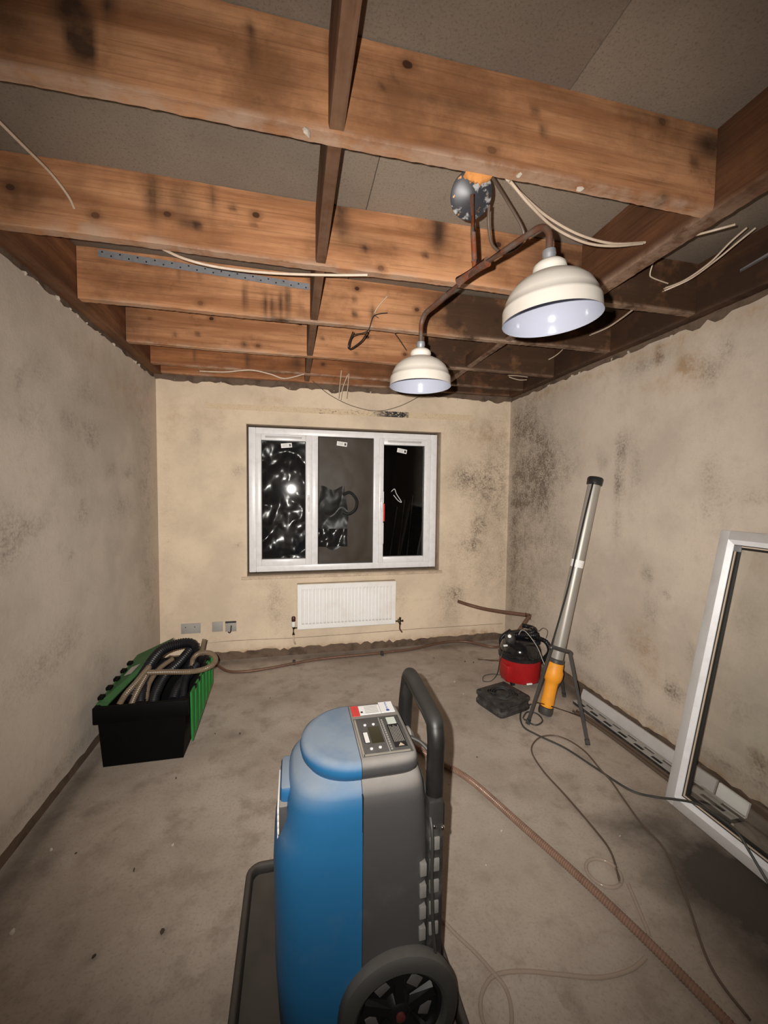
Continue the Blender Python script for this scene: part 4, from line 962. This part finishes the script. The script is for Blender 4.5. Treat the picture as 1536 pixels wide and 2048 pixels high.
hose('tan_hose', 'tan ribbed hose leaning at the front left of the crate', M_HOSET, [P(298, 1334, 2.66), P(275, 1362, 2.56), P(252, 1388, 2.48), P(238, 1410, 2.44)], .0175)
hose('tan_hose', 'second tan hose beside the leaning one at the crate front', M_HOSET, [P(293, 1350, 2.60), P(276, 1380, 2.52), P(262, 1410, 2.45)], .0165)
hose('tan_hose', 'short tan hose end standing up at the back right of the crate', M_HOSET, [P(404, 1312, 2.90), P(405, 1296, 2.92), P(409, 1278, 2.94)], .015)
hose('tan_hose', 'tan hose crossing low inside the crate', M_HOSET, [P(345, 1318, 2.82), P(318, 1338, 2.72), P(298, 1368, 2.60), P(292, 1400, 2.50)], .015)

# ------------------------------------------------------------------ red vacuum cleaner in the corner
VX, VY = 1.765, 2.865
vc = thing('vacuum_cleaner', 'red tub vacuum cleaner with black lid in the right corner', 'vacuum cleaner', (VX, VY, 0))
vm = Matrix.Translation((VX, VY, 0))
part('tub', M_RED, vc, lathe, [(.13, .028), (.150, .034), (.155, .05), (.158, .14), (.160, .205)], 48, vm, True)
part('bumper', M_BLACK, vc, lathe, [(.150, .200), (.166, .203), (.168, .222), (.152, .228)], 48, vm)
part('lid', M_GLOSSB, vc, lathe, [(.158, .222), (.160, .240), (.155, .275), (.138, .312), (.112, .335), (.075, .348), (.03, .352), (.001, .352)], 48, vm)
part('skirt', M_RED, vc, lambda bm: bx(bm, VX-.165, VX-.09, VY-.10, VY+.02, .034, .17, .02))
bpart('nameplate', M_WHITE, vc, VX-.035, VX+.01, VY-.166, VY-.157, .040, .052, bev=.001)
for a in (30, 150, 215, 325):
    c = Vector((VX+.125*math.cos(R_(a)), VY+.125*math.sin(R_(a)), .018))
    part('castor', M_BLACK, vc, lathe, [(.018, -.012), (.018, .012)], 16, axis_m(c, c+Vector((1, 0, 0))), True, True)
part('carry_handle', M_BLACK, vc, tube, spline([(VX-.09, VY, .34), (VX-.08, VY, .385), (VX, VY, .40), (VX+.08, VY, .385), (VX+.09, VY, .34)], 6), .011, 10)
part('cuff', M_BLACKD, vc, lathe, [(.035, 0), (.040, .01), (.040, .045), (.030, .06)], 24, axis_m((VX-.10, VY-.03, .335), (VX-.13, VY-.05, .40)), True, True)
part('hose_end', M_WHITE, vc, lathe, [(.013, 0), (.015, .008), (.012, .014)], 16, axis_m((VX-.125, VY-.05, .385), (VX-.15, VY-.09, .40)), True, True)
def coil(bm):
    pts = []
    for k in range(64):
        a = k*.32; rr = .128-.0010*k+.012*math.sin(k*.9)
        pts.append((VX+.050+rr*math.cos(a), VY+.03+rr*math.sin(a)*.9, .318+.0012*k+.022*math.sin(a*.7+.5)))
    corrug(bm, spline(pts, 3), .019, .014, 10, .2)
part('hose', M_BHOSE, vc, coil)
part('hose', M_BHOSE, vc, lambda bm: corrug(bm, spline([(VX+.10, VY-.05, .36), (VX+.16, VY-.10, .34), (VX+.21, VY-.08, .25), (VX+.22, VY+.02, .14), (VX+.20, VY+.10, .08), (VX+.12, VY+.18, .06), (VX, VY+.21, .10), (VX-.08, VY+.16, .28), (VX-.03, VY+.10, .37)], 8), .019, .014, 10, .2))
for lb, w_ in (('left white catch on the vacuum lid', P(1011, 1291, 2.74)), ):
    part('catch', M_WHITE, vc, bx, w_.x-.016, w_.x+.016, w_.y-.006, w_.y+.006, w_.z-.006, w_.z+.006, .002)
tag(part('wand_tube', M_CHROME, None, tube, [P(955, 1317, 2.85), P(978, 1319, 2.84), P(998, 1320, 2.835)], .0085, 12), 'short chrome tube poking out left of the red vacuum', 'tube')
cable('thin_cable', 'thin dark cable looping down left of the vacuum', M_CABD, [P(1006, 1302, 2.70), P(1000, 1320, 2.68), at(994, 1348, Z=.08), at(982, 1362, Z=.006), at(967, 1362, Z=.006), at(968, 1352, Z=.006), at(985, 1348, Z=.006), at(1003, 1350, Z=.006)], .0032)
cable('thin_cable', 'thin grey tube bent over the vacuum lid', M_GREYL, [P(1037, 1270, 2.80), P(1044, 1260, 2.78), P(1056, 1268, 2.72), P(1075, 1295, 2.66), P(1085, 1320, 2.62), P(1092, 1335, 2.60)], .003)
cable('thin_cable', 'thin brown wire curl on top of the vacuum hose', M_CABB, [P(1052, 1262, 2.80), P(1066, 1254, 2.82), P(1076, 1262, 2.84), P(1086, 1256, 2.84), P(1095, 1262, 2.84), P(1092, 1276, 2.82)], .0025)

# ------------------------------------------------------------------ low black fan beside it
fn = thing('floor_fan', 'low square black fan lying flat in front of the vacuum', 'fan', (1.44, 2.55, 0))
fm = Matrix.Translation((1.435, 2.535, 0)) @ Matrix.Rotation(R_(16), 4, 'Z')
def fan_body(bm):
    o1 = rrect(-.135, .135, -.125, .125, .035, 5); o2 = rrect(-.145, .145, -.135, .135, .04, 5)
    rings = []
    for ol, z in ((o1, 0), (o2, .012), (o2, .030), (o1, .042), (o1, .060), (o2, .072), (o2, .088), (o1, .094)):
        rings.append([bm.verts.new(fm @ Vector((x, y, z))) for x, y in ol])
    for A, B in zip(rings, rings[1:]):
        n = len(A)
        for k in range(n): bm.faces.new((A[k], A[(k+1) % n], B[(k+1) % n], B[k]))
    bm.faces.new(rings[0][::-1])
    top = rings[-1]; n = len(top)
    inner = [bm.verts.new(fm @ Vector((.105*x/math.hypot(x, y), .105*y/math.hypot(x, y), .094))) for x, y in o1]
    for k in range(n): bm.faces.new((top[k], top[(k+1) % n], inner[(k+1) % n], inner[k]))
part('housing', M_BLACKD, fn, fan_body, ang=35)
part('duct', M_BLACK, fn, lathe, [(.105, .094), (.101, .090), (.101, .030), (.02, .028), (.001, .028)], 32, fm)
part('motor_hub', M_BLACKD, fn, lathe, [(.046, .03), (.046, .090), (.038, .095), (.001, .096)], 24, fm)
for k in range(6):
    bmx = fm @ Matrix.Rotation(k*math.pi/3, 4, 'Z') @ Matrix.Translation((0, 0, .078)) @ Matrix.Rotation(R_(16), 4, 'X')
    part('blade', M_BLACKD, fn, bx, .040, .100, -.030, .030, -.0015, .0015, .001, xf=bmx)
for rr in (.062, .078, .092):
    part('grille_ring', M_BLACKD, fn, tube, [fm @ Vector((rr*math.cos(t*math.pi/16), rr*math.sin(t*math.pi/16), .094)) for t in range(32)], .0022, 6, True, True)
for k in range(4):
    part('corner_post', M_BLACK, fn, lathe, [(.012, 0), (.012, .098), (.008, .100)], 12, fm @ Matrix.Translation((.118*(1 if k in (0, 3) else -1), .108*(1 if k < 2 else -1), 0)), True, True)

# ------------------------------------------------------------------ work light on a tripod
A, B = Vector((1.668, 2.372, .038)), Vector((2.026, 2.412, 1.612))
ax = (B-A).normalized(); LL = (B-A).length
wk = thing('work_light', 'tall grey tube work light with orange handle on a tripod against the right wall', 'work light', (1.67, 2.37, 0))
wm = axis_m(A, B)
part('end_cap', M_BLACK, wk, lathe, [(.040, LL-.055), (.049, LL-.052), (.051, LL-.010), (.044, LL), (.001, LL)], 32, wm)
part('tube', M_ALU, wk, lathe, [(.040, .33), (.0405, 1.02), (.0405, LL-.045)], 36, wm)
part('tube_band', M_WHITE, wk, lathe, [(.0413, .985), (.0413, 1.035)], 36, wm)
part('collar', M_TRI, wk, lathe, [(.040, .322), (.048, .324), (.048, .346), (.042, .352)], 32, wm)
part('grip', M_ORANGE, wk, lathe, [(.030, .018), (.040, .022), (.043, .05), (.041, .09), (.041, .165), (.044, .190), (.055, .206), (.060, .230), (.060, .262), (.052, .286), (.051, .322)], 36, wm)
part('foot_plug', M_TRI, wk, lathe, [(.020, -.032), (.044, -.030), (.048, -.012), (.046, .018), (.03, .02)], 32, wm, True)
part('flex', M_BLACK, wk, tube, [wm @ Vector((0, 0, 0)) + o_ for o_ in ()] or spline([P(1186, 965, 2.36), P(1170, 1030, 2.35), P(1140, 1160, 2.34), P(1118, 1240, 2.33), P(1100, 1300, 2.32)], 8), .0055, 8)
hl, hr = P(1104, 1294, 2.325), P(1139, 1304, 2.325); hk = Vector((1.80, 2.48, .47))
fA, fB, fC = Vector((1.476, 2.285, .010)), Vector((1.705, 2.013, .010)), Vector((1.945, 2.555, .010))
part('tripod_head', M_TRI, wk, lambda bm: (tube(bm, spline([hl+Vector((-.006, 0, -.012)), hl, hl.lerp(hr, .5)+Vector((0, -.008, 0)), hr, hr+Vector((.006, 0, -.014))], 6), .0135, 12)))
for f, h in ((fA, hl), (fB, hr), (fC, hk)):
    lg_ = part('leg', M_TRI, wk, tube, [h, f], .0115, 12)
    part('foot', M_BLACKD, lg_, tube, [f+(h-f).normalized()*.03, f+Vector((0, 0, -.002))], .0145, 12)
hub_ = A + ax*.10
part('head_clamp', M_TRI, wk, lambda bm: tube(bm, [hl.lerp(hr, .5)+Vector((0, -.004, 0)), hk+Vector((-.01, -.01, .0))], .010, 10))
for f, h in ((fA, hl), (fB, hr), (fC, hk)): part('brace', M_TRI, wk, tube, [A+ax*.03, f.lerp(h, .28)], .006, 8)

# ------------------------------------------------------------------ old window sash leaning on the right wall
O = Vector((1.782, 1.575, .002)); top = Vector((2.044, 1.575, 1.332)); u = Vector((0, -1, 0)); v = (top-O).normalized(); nn = u.cross(v)
if nn.x > 0: nn = -nn
FMx = Matrix(((u.x, v.x, nn.x, O.x), (u.y, v.y, nn.y, O.y), (u.z, v.z, nn.z, O.z), (0, 0, 0, 1)))
FW, FH = 1.06, (top-O).length
ws = thing('old_window_sash', 'old white window sash with black gasket leaning on the right wall', 'window sash', (1.80, 1.05, 0))
def lframe(bm, ins, wd, d0, d1, bev=.0):
    x0, x1, y0, y1 = ins, FW-ins, ins, FH-ins
    for a in ((x0, x0+wd, y0, y1), (x1-wd, x1, y0, y1), (x0+wd, x1-wd, y0, y0+wd), (x0+wd, x1-wd, y1-wd, y1)):
        bx(bm, a[0], a[1], a[2], a[3], d0, d1, bev, 2, FMx)
def bevframe(bm, i0, i1, d0, d1, db):
    """sloped bead between two insets"""
    c0 = [(i0, i0), (FW-i0, i0), (FW-i0, FH-i0), (i0, FH-i0)]; c1 = [(i1, i1), (FW-i1, i1), (FW-i1, FH-i1), (i1, FH-i1)]
    V = [[bm.verts.new(FMx @ Vector((x, y, d))) for x, y in c] for c, d in ((c0, db), (c0, d0), (c1, d1), (c1, db))]
    for a, b in zip(V, V[1:]+V[:1]):
        for k in range(4): bm.faces.new((a[k], a[(k+1) % 4], b[(k+1) % 4], b[k]))
part('sash_frame', M_UPVCO, ws, lframe, 0, .044, -.046, 0.0, .004)
part('glazing_bead', M_UPVC, ws, bevframe, .043, .064, -.001, -.014, -.046, smooth=False)  # lighter plastic paints in the brightness of the bead's angled face
part('gasket', M_GASK, ws, lframe, .0635, .004, -.042, -.018)
part('spacer', M_BEAD, ws, lframe, .0675, .006, -.042, -.020)
part('gasket', M_GASK, ws, lframe, .0735, .009, -.042, -.024)
part('pane', M_GLASS, ws, bx, .078, FW-.078, .078, FH-.078, -.036, -.032, 0, 2, FMx, smooth=False)
part('corner_block', M_GALV, ws, bx, .066, .096, FH-.096, FH-.066, -.024, -.014, .003, 2, FMx)

# ------------------------------------------------------------------ lengths of board and track along the right wall
tag(part('white_board', M_UPVCO, None, hexa, [(2.036, 2.50, .003), (2.040, 1.545, .003), (2.052, 1.545, .003), (2.048, 2.50, .003)], [(2.060, 2.50, .078), (2.064, 1.545, .076), (2.076, 1.545, .074), (2.072, 2.50, .076)], smooth=False), 'long white board leaning along the foot of the right wall', 'board')
tag(part('white_board', M_WHITE, None, hexa, [(2.036, 1.530, .003), (2.040, 1.395, .003), (2.052, 1.395, .003), (2.048, 1.530, .003)], [(2.060, 1.530, .076), (2.064, 1.395, .070), (2.076, 1.395, .068), (2.072, 1.530, .074)], smooth=False), 'short white board end seen inside the leaning sash', 'board')
def slotted(bm, y0, y1, xa, xb, z):
    """steel track with two rows of slots"""
    w4 = [0, .12, .42, .56, .88, 1.0]
    def seg(s0, s1, f0, f1):
        def pt(s, f, zz): y = y0+(y1-y0)*s; xl = xa[0]+(xa[1]-xa[0])*s; xr = xb[0]+(xb[1]-xb[0])*s; return (xl+(xr-xl)*f, y, zz)
        hexa(bm, [pt(s0, f0, z), pt(s1, f0, z), pt(s1, f1, z), pt(s0, f1, z)], [pt(s0, f0, z+.003), pt(s1, f0, z+.003), pt(s1, f1, z+.003), pt(s0, f1, z+.003)])
    L = abs(y1-y0); n = int(L/.105)
    for a, b in ((0, 1), (2, 3), (4, 5)): seg(0, 1, w4[a], w4[b])
    for r, off in ((1, 0), (3, .35)):
        for k in range(n+1):
            s0 = max(0, (k-.22+off)/n); s1 = min(1, (k+.22+off)/n)
            if s1 > s0: seg(s0, s1, w4[r], w4[r+1])
tr = thing('slotted_track', 'slotted galvanised steel track lying between tripod and leaning sash', 'track', (1.94, 2.0, 0))
part('track_face', M_GREYL, tr, slotted, 2.46, 1.62, (1.945, 1.955), (2.026, 2.030), .022, smooth=False)
part('track_channel', M_BLACKD, tr, hexa, [(1.945, 2.46, .002), (1.955, 1.62, .002), (2.030, 1.62, .002), (2.026, 2.46, .002)], [(1.945, 2.46, .022), (1.955, 1.62, .022), (1.957, 1.62, .022), (1.947, 2.46, .022)], smooth=False)
tr2 = thing('slotted_track', 'short piece of slotted steel track seen inside the leaning sash', 'track', (1.95, 1.5, 0))
part('track_face', M_GREYL, tr2, slotted, 1.585, 1.385, (1.940, 1.945), (2.024, 2.028), .022, smooth=False)
part('track_channel', M_BLACKD, tr2, hexa, [(1.940, 1.585, .002), (1.945, 1.385, .002), (2.028, 1.385, .002), (2.024, 1.585, .002)], [(1.940, 1.585, .022), (1.945, 1.385, .022), (1.947, 1.385, .022), (1.942, 1.585, .022)], smooth=False)
for k, dx in enumerate((0, -.028)):
    tag(part('floor_pipe', M_CABB, None, tube, spline([Vector((1.900+dx, 2.36, .010)), Vector((1.925+dx, 2.15, .010)), Vector((1.935+dx, 1.90, .010)), Vector((1.938+dx, 1.64, .010))], 6), .0095, 10), ('inner' if k == 0 else 'outer') + ' of two brown pipes on the floor beside the slotted track', 'pipe', 'pipes by the right wall')

# ------------------------------------------------------------------ hoses, cables and crumbs on the floor
def G(x, y, z=.006): return at(x, y, Z=z)
tag(part('drain_hose', M_HOSE, None, corrug, spline([G(800, 1475, .017), G(840, 1500, .017), G(875, 1522, .017), G(940, 1560, .017), G(1040, 1648, .017), G(1160, 1755, .017), G(1300, 1888, .017), G(1440, 2030, .017), G(1560, 2160, .017)], 12), .0160, .0090, 12, .2), 'long brown ribbed drain hose running from the dehumidifier to the bottom right', 'hose')
def S_(x, y):                                     # on the face of the leaning sash
    d = Vector((_fw + _rt*(x-768)/FPX + _up*(1024-y)/FPX).tolist()); c = Vector((0, 0, EYE)); o2 = O+nn*.008
    return c+d*((o2-c).dot(nn)/d.dot(nn))
cable('extension_cable', 'dark green cable from the tripod across the floor and over the leaning sash', M_CABD, [G(1062, 1408), G(1042, 1425), G(1046, 1452), G(1075, 1470), G(1130, 1496), G(1190, 1535), G(1260, 1580), G(1312, 1594), S_(1345, 1598), S_(1385, 1605), S_(1420, 1622), S_(1470, 1660), S_(1500, 1705), S_(1536, 1765), S_(1560, 1800)], .0055)
cable('extension_cable', 'small loop of dark cable under the tripod', M_CABD, [G(1048, 1438), G(1070, 1450), G(1085, 1442), G(1075, 1428), G(1055, 1424), G(1046, 1436)], .005)
cable('thin_floor_cable', 'thin brown cable looping from the dark patch past the tripod to the clear tube loop', M_CABB, [G(1500, 2040), G(1420, 1930), G(1370, 1790), G(1330, 1700), G(1285, 1650), G(1250, 1602, .006), G(1222, 1562, .010), G(1200, 1538, .017), G(1172, 1505, .017), G(1140, 1482, .010), G(1108, 1471), G(1078, 1476), G(1063, 1500), G(1085, 1540), G(1130, 1590), G(1190, 1660), G(1222, 1705), G(1240, 1765)], .0044)
tag(part('clear_tube', M_CLEAR, None, tube, spline([G(868, 1820), G(905, 1862), G(950, 1905), G(985, 1944, .012), G(1010, 1975), G(1022, 2015), G(1020, 2060), G(990, 2080), G(965, 2040), G(962, 1995), G(980, 1958, .008), G(1010, 1945), G(1060, 1943), G(1130, 1950), G(1200, 1955), G(1260, 1940), G(1292, 1915)], 10), .0058, 10), 'clear thin tube looping on the floor by the dehumidifier wheel', 'tube')
tag(part('clear_tube', M_CLEAR, None, tube, spline([G(1256, 1768), G(1270, 1800), G(1284, 1834), G(1294, 1858), G(1298, 1872)], 10), .0062, 10), 'short clear tube between the round loop and the ribbed hose', 'tube')
cc = at(1207, 1745, Z=.006)
tag(part('clear_tube', M_CLEAR, None, tube, [cc+Vector((.064*math.cos(t*math.pi/20), .060*math.sin(t*math.pi/20), 0)) for t in range(40)], .0065, 10, True, True), 'round loop of clear tube beside the ribbed hose', 'tube')

pale = [(102, 1700, .008), (24, 1865, .010), (909, 1363, .006), (927, 1388, .005), (1003, 1662, .006), (972, 1730, .005), (898, 1568, .004), (905, 1470, .004), (1465, 1650, .011), (345, 1690, .006), (620, 1365, .004), (1240, 1672, .006)]
for k, (x, y, s) in enumerate(pale):
    p = at(x, y, Z=s*.45); lb = ['pale plaster crumb near the left wall foot', 'pale plaster crumb at the left picture edge', 'white crumb on the floor left of the vacuum', 'small white crumb in front of the black fan', 'pale crumb right of the dehumidifier handle', 'pale crumb left of the ribbed hose', 'tiny crumb beside the ribbed hose start', 'tiny pale crumb behind the push handle', 'white plaster lump below the leaning sash', 'pale smear crumb left of the drip tray', 'tiny pale crumb beyond the dehumidifier', 'pale crumb near the dark patch edge'][k]
    tag(crumb('plaster_crumb', None, p, s), lb, 'crumb', 'pale crumbs on the floor')
CMD = [m.copy() for m in CM]
for m in CMD: m.materials.clear(); m.materials.append(M_DARKC)
dk = [(540, 1396, .006, 'dark crumb on the floor beyond the dehumidifier'), (268, 1740, .007, 'dark sliver on the floor left of the drip tray'), (152, 1706, .006, 'dark sliver near the left wall'), (325, 1862, .009, 'dark brown crumb left of the drip tray'), (188, 1912, .010, 'large dark crumb at the lower left'), (930, 1323, .008, 'left dark crumb near the chrome tube'), (947, 1325, .009, 'right dark crumb near the chrome tube'), (480, 1467, .008, 'dark flake on the floor right of the crate'), (430, 1467, .005, 'small dark crumb beside the crate'), (352, 1556, .006, 'dark crumb in front of the crate'), (954, 1514, .005, 'dark crumb right of the machine handle'), (868, 1316, .008, 'dark flake on the floor below the radiator')]
for x, y, s, lb in dk: tag(crumb('dark_crumb', None, at(x, y, Z=s*.4), s, rng.choice(CMD)), lb, 'crumb', 'dark crumbs on the floor')
